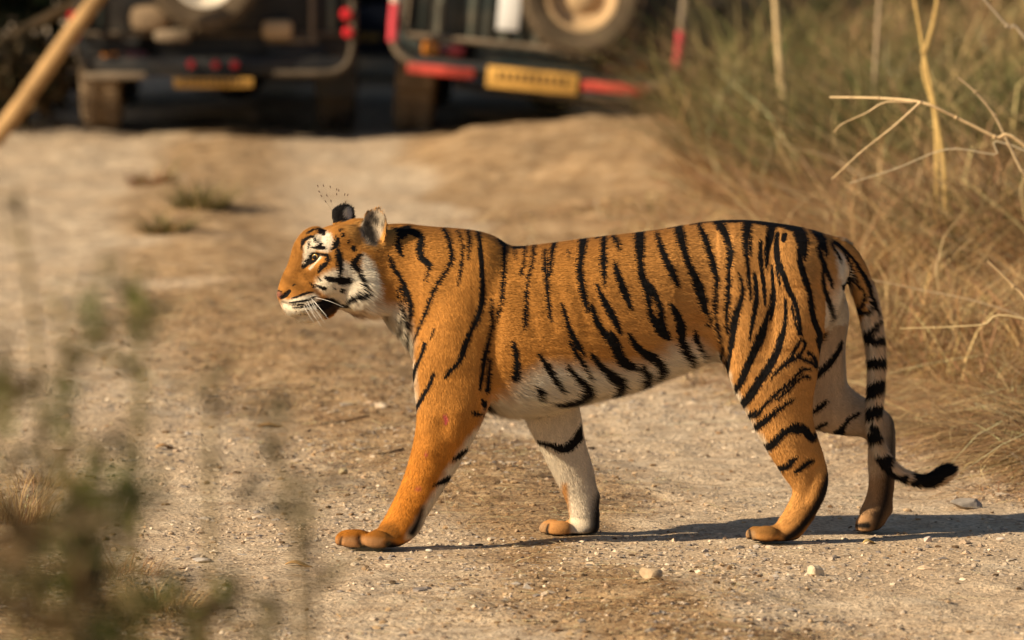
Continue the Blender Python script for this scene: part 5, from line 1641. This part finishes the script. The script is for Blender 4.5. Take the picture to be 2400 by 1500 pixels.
LG = NT('dark_leaf', .8, .08)
LG.color(LG.attr('tint').outputs['Color'])
def bush(cx, cy, rx, ry, h, n, pal, label, lsize=.07, leaf=.4):
    zb = float(hgt(cx, cy))
    root = empty('bush', (cx, cy, zb))
    tag(root, label, 'bush', 'bushes beyond the jeeps')
    bk = bark.m
    tips = []
    for k in range(9):
        a_ = RNG.random() * 6.283
        tip = np.array((math.cos(a_) * rx * .75, math.sin(a_) * ry * .75, h * (.45 + .45 * RNG.random())))
        MB().tube([(0, 0, 0), tip * .5 + np.array((0, 0, .05)), tip], [.03, .02, .008], 6).build('limb', bk, root)
        tips.append(tip)
    cl = np.array(tips)[RNG.integers(0, 9, n)] + RNG.normal(size=(n, 3)) * np.array((rx * .28, ry * .28, h * .20))
    cl[:, 2] = np.clip(np.abs(cl[:, 2]), .02, None)
    D = RNG.normal(size=(n, 3)); D /= np.linalg.norm(D, axis=1)[:, None]
    fo = blades('foliage', cl, D, lsize * (.6 + .8 * RNG.random(n)), lsize * leaf * (.6 + .8 * RNG.random(n)) * .5, RNG.normal(size=(n, 3)) * .2, tints(n, pal), LG.m, 2, np.cross(D, RNG.normal(size=(n, 3))))
    fo.parent = root
    fo['kind'] = 'stuff'
DG = [(.020, .030, .012), (.030, .040, .014), (.014, .020, .010), (.05, .045, .02)]
BR = [(.10, .065, .03), (.06, .045, .022), (.16, .11, .055), (.03, .035, .015)]
bush(-3.05, 18.6, .7, .5, 1.1, 7000, DG, 'dark bush behind the leaning poles', .09)
bush(-2.65, 17.2, .28, .3, .40, 1600, BR, 'low brown bush at the foot of the leaning poles', .08)
for k, (cx, cy, h, lb) in enumerate([(-7, 38, 3.0, 'wide dark green bush far beyond the jeep with red lamps'), (-2.5, 42, 3.4, 'tall dark green bush closing the view along the track'), (2.2, 37, 3.0, 'dark green bush far behind the tilted jeep'), (6.5, 33, 3.2, 'dark green bush at the top of the grassy bank')]):
    bush(cx, cy, 2.6, 1.6, h, 5000, DG, lb, .20, .5)
bush(3.2, 19.5, 1.2, .9, 1.3, 3500, [(.05, .06, .02), (.08, .09, .03), (.035, .045, .016), (.16, .13, .05)], 'olive bush behind the tall grass of the bank', .12)

# ---- trees out of view left of the jeeps, added to shade the stopped vehicles
def tree(x, y, H, R, n, label):
    zb = float(hgt(x, y))
    root = empty('tree', (x, y, zb))
    tag(root, label, 'tree', 'trees beside the track')
    MB().tube(catmull([(0, 0, -.1), (.1, .05, H * .25), (-.05, .1, H * .5), (.05, 0, H * .8)], 5), list(np.linspace(.26, .08, 16)), 12).build('trunk', bark.m, root)
    tips = []
    for k in range(16):
        a_ = k * 2.4
        st_ = np.array((0, .05, H * (.35 + .4 * RNG.random())))
        tip = np.array((math.cos(a_) * R * (.4 + .5 * RNG.random()), math.sin(a_) * R * (.4 + .5 * RNG.random()), H * (.6 + .38 * RNG.random())))
        MB().tube(catmull([st_, (st_ + tip) / 2 + np.array((0, 0, .25)), tip], 4), list(np.linspace(.07, .015, 9)), 7).build('limb', bark.m, root)
        tips.append(tip)
    c = np.array(tips)[RNG.integers(0, 16, n)] + RNG.normal(size=(n, 3)) * np.array((R * .25, R * .25, H * .08))
    D = RNG.normal(size=(n, 3)); D /= np.linalg.norm(D, axis=1)[:, None]
    fo = blades('crown', c, D, .16 * (.6 + .8 * RNG.random(n)), .045 * (.6 + .8 * RNG.random(n)), RNG.normal(size=(n, 3)) * .2, tints(n, [(.05, .075, .02), (.07, .09, .025), (.035, .05, .016)]), LG.m, 2, np.cross(D, RNG.normal(size=(n, 3))))
    fo.parent = root
    fo['kind'] = 'stuff'
tree(-11.0, 15.9, 7.0, 2.7, 16000, 'broad leafy tree standing left of the stopped jeeps')
tree(-8.8, 20.8, 7.0, 2.9, 14000, 'second leafy tree farther along the track, left of the jeeps')
